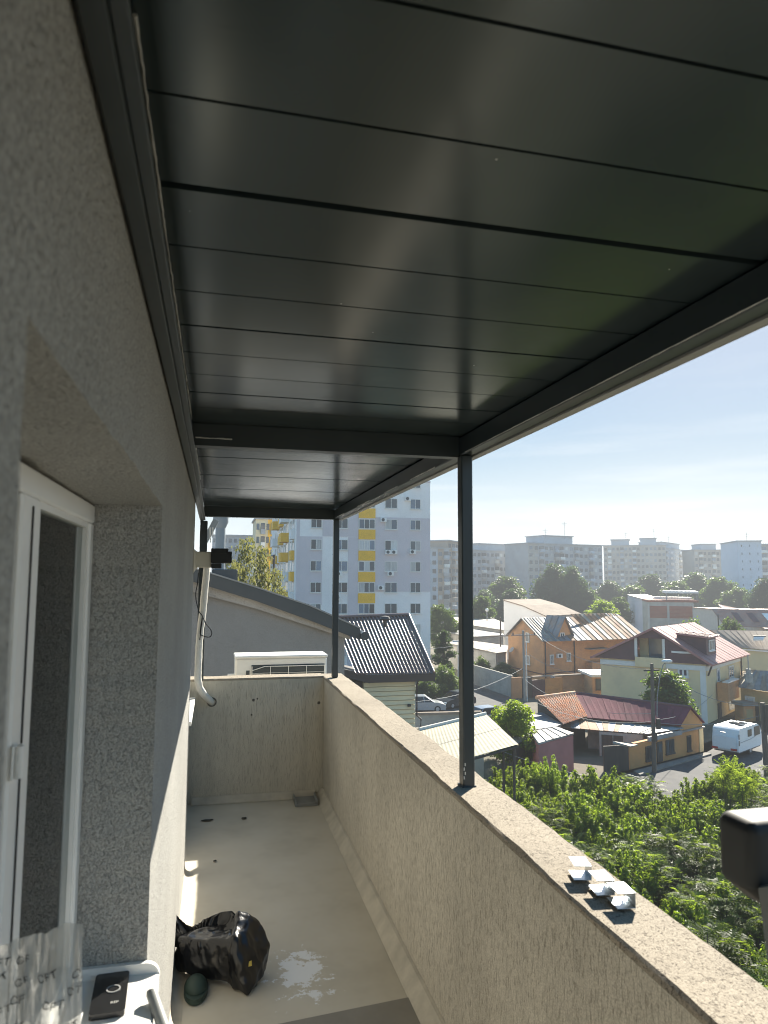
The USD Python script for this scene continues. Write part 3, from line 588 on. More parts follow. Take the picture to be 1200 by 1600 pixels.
# wall fixture: cream bracket with dark finned head
wf = thing('wall_fixture', 'cream bracket with dark finned head at the far end of the house wall', 'wall fixture')
a0, a1 = aty(303, 862, 4.40), aty(330, 887, 4.40)
obj('wall_plate', hexa(np.array([(WX + .001, 4.30, a1[2] - .03), (WX + .006, 4.30, a1[2] - .03), (WX + .022, 4.44, a1[2]), (WX + .001, 4.44, a1[2] - .01)]), np.array([(WX + .001, 4.30, a0[2] + .01), (WX + .006, 4.30, a0[2] + .01), (WX + .022, 4.44, a0[2]), (WX + .001, 4.44, a0[2])])), 'cream', wf)
obj('arm', rbox(a0[0], a1[0], 4.38, 4.48, a1[2], a0[2], .005), 'cream', wf)
hd = MB()
for k, (x0, x1, y0, y1) in enumerate(((330, 352, 858, 866), (330, 357, 857, 861), (330, 362, 861.5, 880), (330, 346, 880.5, 888))):
    p0, p1 = aty(x0, y0, 4.40), aty(x1, y1, 4.40); hd.add(rbox(p0[0], p1[0], 4.36 + .003*k, 4.50 - .003*k, p1[2], p0[2], .004))
obj('finned_head', hd, 'matte_black', wf)
# small drain tray and scraps on the floor
dr = thing('drain_tray', 'small grey floor drain in the far corner of the balcony', 'drain', (.72, 5.60, FZ + .003))
obj('tray', MB().box(-.075, .075, -.09, .09, 0, .02).box(-.085, -.0755, -.09, .09, 0, .045).box(.0755, .085, -.09, .09, 0, .045), 'grey_alu', dr); obj('lip', tube([(-.06, -.095, .02), (0, -.10, .024), (.06, -.095, .02)], .005, 6), 'steel', dr)
for k, ((x, y), lab, s) in enumerate((((324, 1283), 'dark dry leaf scrap on the floor near the end wall, left one', (.045, .012)), ((381, 1280), 'dark dry scrap on the floor near the middle of the end wall', (.022, .014)), ((336, 1347), 'tiny dark crumb on the floor beside the wall strip', (.012, .010)))):
    P = atz(x, y, FZ); n = 9; th = np.linspace(0, 2*math.pi, n, endpoint=False); q = np.random.default_rng(k)
    rr = .6 + .5*q.random(n); pl = [(P[0] + s[0]*rr[i]*math.cos(t), P[1] + s[1]*rr[i]*math.sin(t)*1.6, FZ + .007 + .004*q.random()) for i, t in enumerate(th)]
    tag(obj('floor_scrap', slab(pl, .003), 'debris'), lab, 'scrap')

# ---------------------------------------------------------------- facade helper
class Facade:
    """vertical wall plane from a to b; s runs along it, d outwards (to the right-hand side of a->b is outside)"""
    def __init__(s, a, b, parent):
        s.a = V(a[0], a[1], 0); s.u = V(b[0]-a[0], b[1]-a[1], 0); s.L = np.linalg.norm(s.u); s.u /= s.L; s.n = V(s.u[1], -s.u[0], 0); s.p = parent
    def at(s, x, y):
        d = ray(x, y); t = ((s.a - EYE) @ s.n)/(d @ s.n); P = EYE + d*t; return (P - s.a) @ s.u, P[2]
    def P(s, q, z, d=0.0): return s.a + s.u*q + s.n*d + V(0, 0, z)
    def fb(s, s0, s1, z0, z1, d0, d1):
        b = [s.P(s0, z0, d1), s.P(s1, z0, d1), s.P(s1, z0, d0), s.P(s0, z0, d0)]
        t = [s.P(s0, z1, d1), s.P(s1, z1, d1), s.P(s1, z1, d0), s.P(s0, z1, d0)]
        return hexa(np.array(b), np.array(t))
    def box(s, name, m, s0, s1, z0, z1, d0, d1, parent=None): return obj(name, s.fb(s0, s1, z0, z1, d0, d1), m, parent or s.p)
    def window(s, s0, s1, z0, z1, pane='pane_dark', frame='white_trim', mull=1, fw=.06, sill=True, parent=None, panes=None, trans=None, bars=0):
        mb = MB()
        for q in ((s0, s1, z0, z0+fw), (s0, s1, z1-fw, z1), (s0, s0+fw, z0+fw, z1-fw), (s1-fw, s1, z0+fw, z1-fw)): mb.add(s.fb(*q, .003, .07))
        w_ = (s1 - s0 - 2*fw)/(mull + 1)
        for k in range(1, mull + 1): mb.add(s.fb(s0+fw+k*w_-fw/2, s0+fw+k*w_+fw/2, z0+fw, z1-fw, .003, .065))
        if trans: mb.add(s.fb(s0+fw, s1-fw, z0+trans-fw/2, z0+trans+fw/2, .003, .06))
        for k in range(bars): mb.add(s.fb(s0+fw+(k+.5)*(s1-s0-2*fw)/bars-.012, s0+fw+(k+.5)*(s1-s0-2*fw)/bars+.012, z0+fw, z1-fw, .06, .085))
        w = obj('window', mb, frame, parent or s.p)
        for k in range(mull + 1):
            pm = panes[k % len(panes)] if panes else pane
            obj('pane', s.fb(s0+fw+k*w_+(fw/2 if k else 0), s0+fw+(k+1)*w_-(fw/2 if k < mull else 0), z0+fw, z1-fw, .034, .050), pm, w)
        if sill: obj('sill', s.fb(s0-.06, s1+.06, z0-.07, z0-.003, .003, .14), frame, w)
        return w
    def pwin(s, x0, y0, x1, y1, **k):
        """window given by its corners in the picture"""
        s0, z1 = s.at(x0, y0); s1, z0 = s.at(x1, y1); zt = s.at((x0+x1)/2, y0)[1]; zb = s.at((x0+x1)/2, y1)[1]
        return s.window(min(s0, s1), max(s0, s1), zb, zt, **k)
def prism_walls(parent, name, pts, z0, z1, m):
    """closed body over a ground polygon"""
    p = sg.Polygon([(q[0], q[1]) for q in pts]); t = trimesh.creation.extrude_polygon(p, z1 - z0, engine='earcut'); t.apply_translation((0, 0, z0))
    return obj(name, t, m, parent)
def sheets(parent, a, b, c, d, n, ms, name='roof_sheet', seam=.05, t=.06, gap=.004):
    """roof plane a-b (top edge) to d-c (bottom edge) in n strips, each with its standing seam"""
    a, b, c, d = (np.asarray(q, float) for q in (a, b, c, d)); nrm = np.cross(b - a, d - a); nrm /= np.linalg.norm(nrm); nrm = nrm if nrm[2] > 0 else -nrm
    for i in range(n):
        t0, t1 = i/n, (i+1)/n; p = [a+(b-a)*t0, a+(b-a)*t1, d+(c-d)*t1, d+(c-d)*t0]
        e = (p[1]-p[0]); e /= max(np.linalg.norm(e), 1e-6); p = np.array([p[0]+e*gap, p[1]-e*gap, p[2]-e*gap, p[3]+e*gap])
        lift = nrm*(.006*((i*5) % 3)); mb = MB().add(slab(p + lift, t, -nrm))
        w = e*.035; s_ = np.array([p[0], p[0]+w, p[3]+w, p[3]]) + lift + nrm*.001; mb.add(hexa(s_, s_ + nrm*seam))
        obj(name, mb, ms[i % len(ms)], parent)
def tiles(parent, a, b, c, d, nr, nc, m, amp=.05, step=.035, name='tile_row', sharp=1.0):
    """tile rows from the top edge a-b down to d-c: each row a wavy strip lapping the next"""
    a, b, c, d = (np.asarray(q, float) for q in (a, b, c, d)); nrm = np.cross(b - a, d - a); nrm /= np.linalg.norm(nrm); nrm = nrm if nrm[2] > 0 else -nrm
    k = nc*8 + 1; u = np.linspace(0, 1, k); wave = amp*np.sign(np.cos(2*math.pi*nc*u))*np.abs(np.cos(2*math.pi*nc*u))**sharp
    for r in range(nr):
        t0, t1 = r/nr, (r+1.06)/nr if r < nr - 1 else 1.0
        def edge(t): return (a*(1-t) + d*t)[None, :]*(1-u[:, None]) + (b*(1-t) + c*t)[None, :]*u[:, None]
        E0, E1 = edge(t0) + nrm*wave[:, None], edge(t1) + nrm*(wave[:, None] + step); E2 = edge(t1) + nrm*(wave[:, None]*.2 - .01)
        v = np.vstack([E0, E1, E2]); f = []
        for q in range(2):
            for j in range(k-1): o = q*k + j; f += [[o, o+k, o+k+1], [o, o+k+1, o+1]]
        obj(name, trimesh.Trimesh(v, f, process=False), m, parent, smooth=50)

def ac_unit(fc, s0, z0, w=.85, h=.58, name='air_conditioner'):
    q = obj(name, fc.fb(s0, s0+w, z0, z0+h, .04, .36), 'ac_white', fc.p)
    c = fc.P(s0 + w*.40, z0 + h/2, .362); m = trimesh.creation.cylinder(h*.40, .012, sections=14)
    m.apply_transform(trimesh.geometry.align_vectors([0, 0, 1], fc.n)); m.apply_translation(c); obj('fan', m, 'ac_dark', q)

# ---------------------------------------------------------------- neighbouring gable, its flue and the air conditioner
nb = thing('neighbour_house', 'grey plastered gable wall with a dark sloping roof edge just past the end parapet', 'house')
NY = 9.0
tl = [(322, 894.5), (400, 918.5), (483, 947), (562, 982)]; bl_ = [(322, 915), (400, 939), (514, 980), (562, 1000)]; bb = [(322, 930.5), (400, 951), (480, 977), (548, 1003)]
T_ = [aty(x, y, NY) for x, y in tl]; B_ = [aty(x, y, NY) for x, y in bl_]; C_ = [aty(x, y, NY) for x, y in bb]
def band(top, bot, y0, y1):
    mb = MB()
    for i in range(len(top)-1):
        q = [top[i], top[i+1], bot[i+1], bot[i]]
        b = np.array([(p[0], y0, p[2]) for p in (q[3], q[2], q[1], q[0])]); mb.add(hexa(b, b + V(0, y1 - y0, 0)))
    m = mb.mesh(); m.fix_normals(); return m
x0n = -1.8
ext = lambda L: [L[0] + (L[0]-L[1])/np.linalg.norm((L[0]-L[1])[[0]])*1.7] + L
T_, B_, C_ = ext(T_), ext(B_), ext(C_)
B2 = [V(t[0], 0, np.interp(t[0], [p[0] for p in B_], [p[2] for p in B_])) for t in T_]
C2 = [V(t[0], 0, np.interp(t[0], [p[0] for p in C_], [p[2] for p in C_]) - .0) for t in T_]
obj('fascia', band(T_, B2, NY - .05, NY), 'fascia', nb)
obj('eave_band', band([b + V(0, 0, .06) for b in B2[:-1]] + [V(1.70, 0, B2[-1][2] + .10)], C2[:-1] + [V(1.70, 0, C2[-1][2] + .03)], NY + .001, NY + .2), 'gable_band', nb)
wx1 = aty(538, 1050, NY + .06)[0]
wz = [np.interp(x, [p[0] for p in C2], [p[2] for p in C2]) + .10 for x in (x0n, wx1)]
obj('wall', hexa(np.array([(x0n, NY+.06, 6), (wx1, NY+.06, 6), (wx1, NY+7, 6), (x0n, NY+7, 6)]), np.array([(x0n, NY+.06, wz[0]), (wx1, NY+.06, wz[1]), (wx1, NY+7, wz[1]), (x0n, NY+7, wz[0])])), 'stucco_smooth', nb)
rt = np.array([(p[0], NY - .052, p[2] + .004) for p in T_] + [(p[0], NY + 7.3, p[2] + .004) for p in T_[::-1]])
mb = MB()
for i in range(len(T_)-1): mb.add(slab(np.array([(T_[i][0], NY-.055, T_[i][2]+.02), (T_[i+1][0], NY-.055, T_[i+1][2]+.02), (T_[i+1][0], NY+7.3, T_[i+1][2]+.02), (T_[i][0], NY+7.3, T_[i][2]+.02)]), .018))
obj('roof_cover', mb, 'flashing', nb)
e = T_[-1]; obj('gutter', tube([(e[0] + .05, NY - .10, e[2] - .09), (e[0] + .05, NY + 7.3, e[2] - .09)], .055, 10), 'fascia', nb)
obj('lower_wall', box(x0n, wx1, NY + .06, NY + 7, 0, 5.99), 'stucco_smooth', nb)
fx = aty(343.5, 870, 10.0)
fl_ = thing('flue_pipe', 'grey flue pipe with a wide collar rising from the neighbouring roof', 'pipe')
zt, zb_ = up(fx, 816), up(fx, 893)
obj('pipe', cyl((fx[0], fx[1], (zt + zb_)/2 - .3), .068, zt - zb_ + .6, 18), 'flue', fl_, smooth=40)
obj('collar', trimesh.creation.revolve([(.068, -.06), (.105, .02), (.105, .16), (0, .16)], sections=18).apply_translation((fx[0], fx[1], zt - .02)), 'flue', fl_, smooth=40)
obj('flashing_block', rbox(fx[0] - .1, fx[0] + .24, fx[1] - .1, fx[1] + .1, zb_ - .3, zb_ + .03, .01), 'fascia', fl_)
# brace of the canopy at the far wall corner, with torn tape
fr_ = thing('roof_bracket', 'grey sloping bracket with hanging torn tape under the far canopy corner', 'bracket')
obj('brace', obar(aty(318, 850, 6.2), aty(338, 812, 6.2), .05, .05), 'flue', fr_)
tp = MB()
for k, (x, l) in enumerate(((327, 24), (331, 14))):
    p, q = aty(x, 824, 6.15), aty(x + 1.2, 824 + l, 6.15); tp.add(hexa(np.array([p, p + V(.014, 0, 0), p + V(.014, .002, 0), p + V(0, .002, 0)]), np.array([q, q + V(.006, 0, 0), q + V(.006, .002, 0), q + V(0, .002, 0)])))
obj('torn_tape', tp, 'silicone', fr_)
# air conditioner behind the end wall
acY = 6.22; p0, p1 = aty(368, 1030, acY), aty(511, 1026, acY)
ac = thing('air_conditioner', 'white air conditioner outdoor unit with wire grille behind the end parapet wall', 'air conditioner')
ax0, ax1, az1 = p0[0], p1[0], (p0[2] + p1[2])/2; az0 = az1 - .60
obj('casing', rbox(ax0, ax1, acY, acY + .30, az0, az1, .012), 'ac_white', ac)
obj('lid', rbox(ax0 - .008, ax1 + .008, acY - .012, acY + .31, az1 + .001, az1 + .022, .006), 'ac_white', ac)
gx0, gx1 = aty(393, 1040, acY)[0], aty(507, 1040, acY)[0]
obj('fan_recess', box(gx0, gx1, acY - .004, acY - .001, az0 + .05, az1 - .055), 'ac_dark', ac)
gr = MB()
for k in range(5): x = gx0 + .004 + (gx1 - gx0 - .008)*k/4; gr.add(tube([(x, acY - .022, az0 + .06), (x, acY - .022, az1 - .065)], .0035, 6))
gr.add(tube([(gx0, acY - .024, az1 - .10), (gx0 + .11, acY - .024, az1 - .066), (gx1, acY - .024, az1 - .066)], .0035, 6))
for k in range(1, 9): z = az1 - .07 - .052*k; gr.add(tube([(gx0, acY - .018, z), (gx1, acY - .018, z)], .002, 5))
obj('wire_grille', gr, 'ac_white', ac)
obj('side_valve', MB().add(cyl((ax0 - .03, acY + .12, az1 - .16), .022, .06, 12, 'x')).add(cyl((ax0 - .025, acY + .1, az1 - .26), .028, .05, 12, 'x')).add(rbox(ax0 - .05, ax0, acY + .06, acY + .2, az0 + .06, az1 - .3, .006)), 'ac_white', ac)
obj('badge', box(ax0 + .09, ax0 + .12, acY - .0035, acY - .0005, az1 - .14, az1 - .10), 'ac_dark', ac)
obj('wall_bracket', MB().box(ax0 + .1, ax0 + .14, EY1 + .002, acY + .3, az0 - .045, az0 - .002).box(ax1 - .14, ax1 - .1, EY1 + .002, acY + .3, az0 - .045, az0 - .002), 'steel', ac)

# ---------------------------------------------------------------- tile-roofed house with cream siding and its lean-to
th = thing('tiled_house', 'house with brown wavy tile roof, brown eaves and cream horizontal siding', 'house')
TY = 40.0
r0, r1 = aty(520, 965.5, 45.2), aty(637, 961, 45.2); e0, e1 = aty(578, 1053, TY), aty(677, 1052, TY)
slope = lambda x, z: None
left = aty(520, 1027, 41.6)
# main plane down to the front eave; the left part of the eave steps back
tiles(th, r0, r1, e1, e0 + (e0 - e1)*.22 + V(0, .0, 0), 15, 21, 'brown_tile', amp=.05, step=.03, sharp=.9)
obj('verge', tube([r1 + V(.05, 0, .05), e1 + V(.05, 0, .05)], .09, 8), 'brown_tile', th, smooth=50)
obj('ridge', tube([r0 + V(0, 0, .04), r1 + V(.05, 0, .04)], .11, 8), 'brown_tile', th, smooth=50)
ea, eb = aty(536, 1037, TY + .8), e0
fas = MB().add(hexa(np.array([(e0[0], TY - .05, e0[2] - .50), (e1[0] + .1, TY - .05, e0[2] - .50), (e1[0] + .1, TY + 3.4, e0[2] - .50), (e0[0], TY + 3.4, e0[2] - .50)]), np.array([(e0[0], TY - .05, e0[2] - .06), (e1[0] + .1, TY - .05, e0[2] - .06), (e1[0] + .1, TY + 3.4, e0[2] - .06), (e0[0], TY + 3.4, e0[2] - .06)])))
obj('eaves_box', fas, 'brown_trim', th)
fz = e0[2]; f0 = e0 + (e0 - e1)*.46
obj('eaves_box', hexa(np.array([(f0[0], TY + .35, fz - .10), (e0[0] - .002, TY - .05, fz - .52), (e0[0] - .002, TY + 3.4, fz - .52), (f0[0], TY + 3.4, fz - .10)]), np.array([(f0[0], TY + .35, fz + .34), (e0[0] - .002, TY - .05, fz - .08), (e0[0] - .002, TY + 3.4, fz - .08), (f0[0], TY + 3.4, fz + .34)])), 'brown_trim', th)
sx0, sx1 = aty(569, 1068, TY + .35)[0], aty(649, 1068, TY + .35)[0]
zt = e0[2] - .52; nb_ = 26
for k in range(nb_):
    z1 = zt - k*.262; z0 = z1 - .258
    b = np.array([(sx0, TY + .33, z0), (sx1, TY + .33, z0), (sx1, TY + 1.4, z0), (sx0, TY + 1.4, z0)]); t = b + V(0, 0, .225); t[:2, 1] += .07
    obj('siding_board', hexa(b, t), 'siding', th)
obj('wall', box(sx0 - 1.2, sx1 - .01, TY + 1.2, TY + 3.3, 0, zt), 'siding', th)
obj('porch_panel', box(sx0 - 1.25, sx0 - .01, TY + .8, TY + 1.19, 0, zt), 'brown_trim', th)
dpx = aty(651.5, 1080, TY + .2)
obj('downpipe', tube([(dpx[0], TY + .0, e0[2] - .5), (dpx[0], TY + .22, e0[2] - .75), (dpx[0], TY + .22, up(dpx, 1118)), (dpx[0] + .25, TY + .22, up(dpx, 1124)), (dpx[0] + .22, TY + .22, up(dpx, 1136))], .055, 8), 'brown_trim', th)
obj('wall_lamp', rbox(dpx[0] - .55, dpx[0] - .35, TY + .18, TY + .325, up(dpx, 1104), up(dpx, 1100), .02), 'matte_black', th)
v1 = aty(601, 972, 42.8); obj('roof_vent', trimesh.creation.revolve([(.12, -.3), (.12, .12), (.3, .10), (.34, .2), (.26, .34), (0, .4)], sections=14).apply_translation(v1 + V(0, -.1, .0)), 'brown_trim', th, smooth=30)
lt = thing('lean_to', 'lean-to with a cream corrugated sheet roof beside the siding house', 'shelter')
ca, cb_, cc, cd = aty(655, 1141, 40.0), aty(760, 1116, 40.5), aty(810, 1163, 33.5), aty(660, 1205, 33.5)
def corr(a, b, c, d, waves, amp, nseg=3):
    a, b, c, d = (np.asarray(q, float) for q in (a, b, c, d)); k = waves*8 + 1; u = np.linspace(0, 1, k)[:, None]; nrm = np.cross(b - a, d - a); nrm /= np.linalg.norm(nrm); nrm *= np.sign(nrm[2])
    v = []; f = []
    for s in np.linspace(0, 1, nseg + 1): v.append((a*(1-u) + b*u)*(1-s) + (d*(1-u) + c*u)*s + nrm*amp*np.sin(2*math.pi*waves*u))
    v = np.vstack(v); v = np.vstack([v, v - nrm*.03]); o = k*(nseg + 1)
    for s in range(nseg):
        for j in range(k-1):
            p = s*k + j; f += [[p, p+k, p+k+1], [p, p+k+1, p+1], [p+o, p+o+k+1, p+o+k], [p+o, p+o+1, p+o+k+1]]
    return trimesh.Trimesh(v, f, process=False)
for k in range(4):
    t0, t1 = k/4, (k+1.04)/4 if k < 3 else 1
    L = lambda p, q, t: p*(1-t) + q*t
    off = V(0, 0, .012*(k % 2))
    obj('roof_sheet', corr(L(ca, cd, t0)+off, L(cb_, cc, t0)+off, L(cb_, cc, t1)+off, L(ca, cd, t1)+off, 24, .004), 'canopy_sheet', lt, smooth=60)
obj('edge_beam', obar(ca + V(0, .05, .06), cb_ + V(0, .05, .06), .14, .14), 'white_trim', lt)
obj('edge_beam', obar(cd + V(0, 0, -.10), cc + V(0, 0, -.10), .08, .12), 'wood_dark', lt)
for p in (cc, cb_ * .3 + cc * .7, cd): obj('post', obar(V(p[0] - .2, p[1] + .1, 0), V(p[0] - .2, p[1] + .1, p[2] - .05), .10, .10), 'wood_dark', lt)
obj('back_wall', box(ca[0] - .3, cb_[0], 41.0, 41.2, 0, ca[2] - .1), 'plaster_grey', lt)
yw = thing('yard_wall', 'low plastered yard wall in front of the parked cars', 'wall')
w0, w1_ = atz(640, 1139, 1.2), atz(752, 1136, 1.2)
fcw = Facade(w0, w1_, yw); fcw.box('wall', 'plaster_grey', 0, fcw.L, 0, up(w0, 1118), -.25, 0); fcw.box('coping', 'tan_roof', -.05, fcw.L + .05, up(w0, 1118) + .002, up(w0, 1114), -.30, .05)

# ---------------------------------------------------------------- big white, lilac and yellow block of flats
ap = thing('apartment_building', 'tall white and lilac block of flats with yellow balcony strips, nearest on the left', 'building')
AY_ = 90.0; aL, aR = aty(462, 900, AY_), aty(672.3, 900, AY_); zroof = up(aR, 754.5)
fa = Facade(aL, aR, ap)
obj('walls', box(aL[0], aR[0], AY_, AY_ + 40, 0, zroof), 'wall_white', ap)
fa.box('roof_edge', 'wall_lilac', -.05, fa.L + .06, zroof + .003, zroof + .22, -1, .06)
sx = lambda x: fa.at(x, 900)[0]
zrow = [up(aL, 782.3 + 33.85*k) for k in range(-1, 8)]          # storey mid-window heights, from the top
S = [sx(x) for x in (462, 467.5, 503, 543.5, 559.6, 586, 672.3)]
def zpx(y): return fa.at(590, y)[1]
top = zroof - .02
fa.box('lilac_panel', 'wall_lilac', S[1], S[2], zpx(945), zpx(840), .002, .03)
fa.box('lilac_panel', 'wall_lilac', S[0] + .02, S[1] - .004, 0, top, .002, .012)
fa.box('lilac_panel', 'wall_lilac', S[2] - .0, S[4] - .01, zpx(839.5), zpx(733), .002, .03)
fa.box('lilac_panel', 'wall_lilac', S[3], S[4] - .012, zpx(1060), zpx(840), .002, .018)
fa.box('lilac_panel', 'wall_lilac', S[5] + .01, S[6] - .01, zpx(924.5), zpx(808), .002, .03)
R_ = np.random.default_rng(12)
kinds = ['pane_dark', 'pane_dark', 'pane_blue', 'pane_dark', 'pane_dark', 'pane_curtain', 'pane_dark', 'pane_blue']
for r, zc in enumerate(zrow):
    z0, z1 = zc - .66, zc + .66
    for (xa, xb), mu in (((484.7, 502), 1), ((523.7, 543), 1), ((601, 620.5), 1), ((640.8, 657), 1)):
        pn = [kinds[R_.integers(8)], kinds[R_.integers(8)]]
        if r in (3, 4) and xa == 601: pn = ['pane_curtain', 'pane_curtain'] if r == 4 else ['pane_dark', 'pane_curtain']
        if r == 4 and xa > 640: pn = ['pane_curtain', 'pane_dark']
        if r == 6 and xa == 523.7: pn = ['pane_blue', 'pane_dark']
        fa.window(sx(xa), sx(xb), z0, z1, mull=mu, panes=pn, fw=.07)
    fa.window(S[4] + .02, S[5] - .02, z0, z1, mull=2, panes=[kinds[R_.integers(8)] for _ in range(3)], fw=.09, sill=False)
    fa.box('yellow_panel', 'panel_yellow', S[4], S[5], zc - 2.0, zc - .74, .002, .10)
for x, y in ((601.5, 862.5), (610.5, 862.5), (639.5, 862), (605, 896), (594, 812), (590, 918), (524, 896), (523, 933), (632, 779)):
    s0, z0 = fa.at(x, y); ac_unit(fa, s0, z0 - .3, w=.8, h=.55)
# side facade running away, with yellow loggias
fs = Facade(V(aL[0], AY_ + 40, 0), V(aL[0], AY_, 0), ap)
for k, (d0, d1, m, pr) in enumerate(((2.0, 4.2, 'panel_yellow', .5), (9.5, 13.0, 'panel_yellow', 1.1), (17.5, 20.5, 'panel_yellow', .6), (24, 27.5, 'panel_yellow', 1.1))):
    for r, zc in enumerate(zrow):
        if (r + k) % 3 != 2: fs.box('loggia_parapet', m, fs.L - d1, fs.L - d0, zc - 2.0, zc - .74, .003, pr)
        else: fs.box('loggia_parapet', 'wall_white', fs.L - d1, fs.L - d0, zc - 2.0, zc - .74, .003, pr)
        fs.window(fs.L - d1, fs.L - d0, zc - .72, zc + .66, mull=2, panes=[kinds[R_.integers(8)]], fw=.09, sill=False)
for r, zc in enumerate(zrow):
    for d in (6.3, 15.0, 22.2, 31.0): fs.window(fs.L - d - .8, fs.L - d + .8, zc - .66, zc + .66, mull=1, panes=[kinds[R_.integers(8)]], fw=.07, sill=False)

# ---------------------------------------------------------------- far blocks of flats
def block(label, x0, x1, ytop, D0, D1, depth, wall, cols, rows, pitch=2.75, accents=(), tops=(), seed=0, win=(.58, .5), balc=(), group=None):
    P0, P1 = aty(x0, 905, D0), aty(x1, 905, D1); t = thing('apartment_block', label, 'building')
    f = Facade(P0, P1, t); zt = up(P0 if x0 > 600 else P1, ytop)
    q = [f.P(0, 0), f.P(f.L, 0), f.P(f.L, 0, -depth), f.P(0, 0, -depth)]; prism_walls(t, 'walls', q, 0, zt, wall)
    f.box('roof_edge', 'conc_grey', -.3, f.L + .3, zt + .004, zt + .35, -depth - .3, .4)
    for a, b, m in accents: f.box('wall_panel', m, a*f.L, b*f.L, 0, zt - .02, .002, .06)
    for a, b, y, m in tops:
        h = up(f.P(f.L*(a+b)/2, 0), y); f.box('roof_block', m, a*f.L, b*f.L, zt + .36, h, -depth*.8, -.6); f.box('roof_block_edge', 'conc_grey', a*f.L - .4, b*f.L + .4, h + .004, h + .3, -depth*.8 - .3, -.2)
    q = np.random.default_rng(seed); cw = f.L/cols
    for r in range(rows):
        zc = zt - 1.55 - r*pitch
        for c in range(cols):
            s = (c + .5)*cw + q.normal(0, .04)
            if c in balc:
                f.box('balcony', ['conc_grey', 'conc_blue', 'conc_warm', 'white_trim'][q.integers(4)], s - cw*.44, s + cw*.44, zc - 1.6, zc - .55, .003, 1.0)
                f.box('window', kinds[q.integers(8)], s - cw*.42, s + cw*.42, zc - .5, zc + .75, .062, .35 if q.random() < .5 else .1)
            else:
                h = win[1]*pitch/2; f.box('window', kinds[q.integers(8)], s - cw*win[0]/2, s + cw*win[0]/2, zc - h, zc + h*.9, .062, .10)
    return t, f, zt
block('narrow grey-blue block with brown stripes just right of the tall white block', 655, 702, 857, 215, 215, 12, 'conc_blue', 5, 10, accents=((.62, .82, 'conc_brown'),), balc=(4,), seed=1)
block('brown slab block right behind the narrow grey-blue one', 700, 717, 845, 222, 230, 14, 'conc_brown', 3, 10, seed=2, balc=(1,))
t_, f_, z_ = block('long low grey block with a roof pergola, left of the dark stepped block', 738, 832, 860, 262, 275, 13, 'conc_grey', 14, 10, tops=((.12, .76, 851, 'conc_blue'),), seed=3, balc=(2, 5))
zz = up(f_.P(f_.L*.9, 0), 849.5); f_.box('pergola_beam', 'conc_grey', f_.L*.765, f_.L, zz - .5, zz, -6, -.5)
for k in (.80, .88, .96): f_.box('pergola_post', 'conc_grey', f_.L*k, f_.L*k + .4, z_ + .36, zz - .51, -1.2, -.8)
block('dark grey stepped block with a wide roof house, behind the tallest trees', 826, 942, 849, 248, 258, 14, 'conc_grey', 15, 10, tops=((.22, .60, 838, 'conc_blue'),), accents=((0, .12, 'conc_warm'),), balc=(2, 5, 6, 9, 12), seed=4)
block('warm-toned far block with two roof towers in the middle distance', 944, 1042, 853, 305, 290, 14, 'conc_warm', 15, 10, tops=((.13, .42, 843.5, 'conc_blue'), (.60, .85, 841.5, 'conc_blue')), balc=(1, 4, 7), seed=5)
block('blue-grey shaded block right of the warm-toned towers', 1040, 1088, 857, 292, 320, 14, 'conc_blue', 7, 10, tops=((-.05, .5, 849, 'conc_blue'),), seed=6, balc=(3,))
block('pinkish far block left of the pale blue blank-walled tower', 1086, 1160, 859.5, 285, 280, 13, 'conc_warm', 11, 10, tops=((.16, .48, 850.5, 'conc_blue'),), accents=((.62, .78, 'conc_brown'),), balc=(1, 4, 8), seed=7)
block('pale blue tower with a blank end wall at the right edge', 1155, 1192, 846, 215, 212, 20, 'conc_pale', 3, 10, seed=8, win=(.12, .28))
block('light block with balconies behind the pale blue tower at the right edge', 1190, 1260, 851, 226, 222, 20, 'conc_warm', 7, 10, seed=9, balc=(0, 2, 4))
block('pale yellow block seen through the sparse tree on the far left', 398, 436, 812, 150, 150, 12, 'siding', 5, 9, seed=10, balc=(1, 3), accents=((.5, .7, 'panel_yellow'),))
block('grey long block far behind the sparse tree on the far left', 330, 402, 838, 240, 240, 12, 'conc_grey', 9, 9, seed=11)
# roof aerials
for k, (x, yb, yt, D) in enumerate(((882, 838, 815, 250), (852, 838, 826, 250), (978, 843, 832, 300), (1022, 841, 826, 295), (1045, 849, 838, 300), (1167, 846, 832, 215))):
    P = aty(x, yb, D); tag(obj('roof_aerial', MB().add(tube([P - V(0, 0, 1), V(P[0], P[1], up(P, yt))], .07, 5)).add(tube([V(P[0] - 1.1, P[1], up(P, yt) - .6), V(P[0] + 1.1, P[1], up(P, yt) - .6)], .05, 5)).add(tube([V(P[0] - .7, P[1], up(P, yt) - 1.3), V(P[0] + .7, P[1], up(P, yt) - 1.3)], .05, 5)), 'steel'),
        'thin roof aerial, %s' % ['tallest, on the dark stepped block', 'short, left on the dark stepped block', 'left tower of the warm block', 'right tower of the warm block', 'right end of the warm block', 'on the pale blue tower'][k], 'aerial')

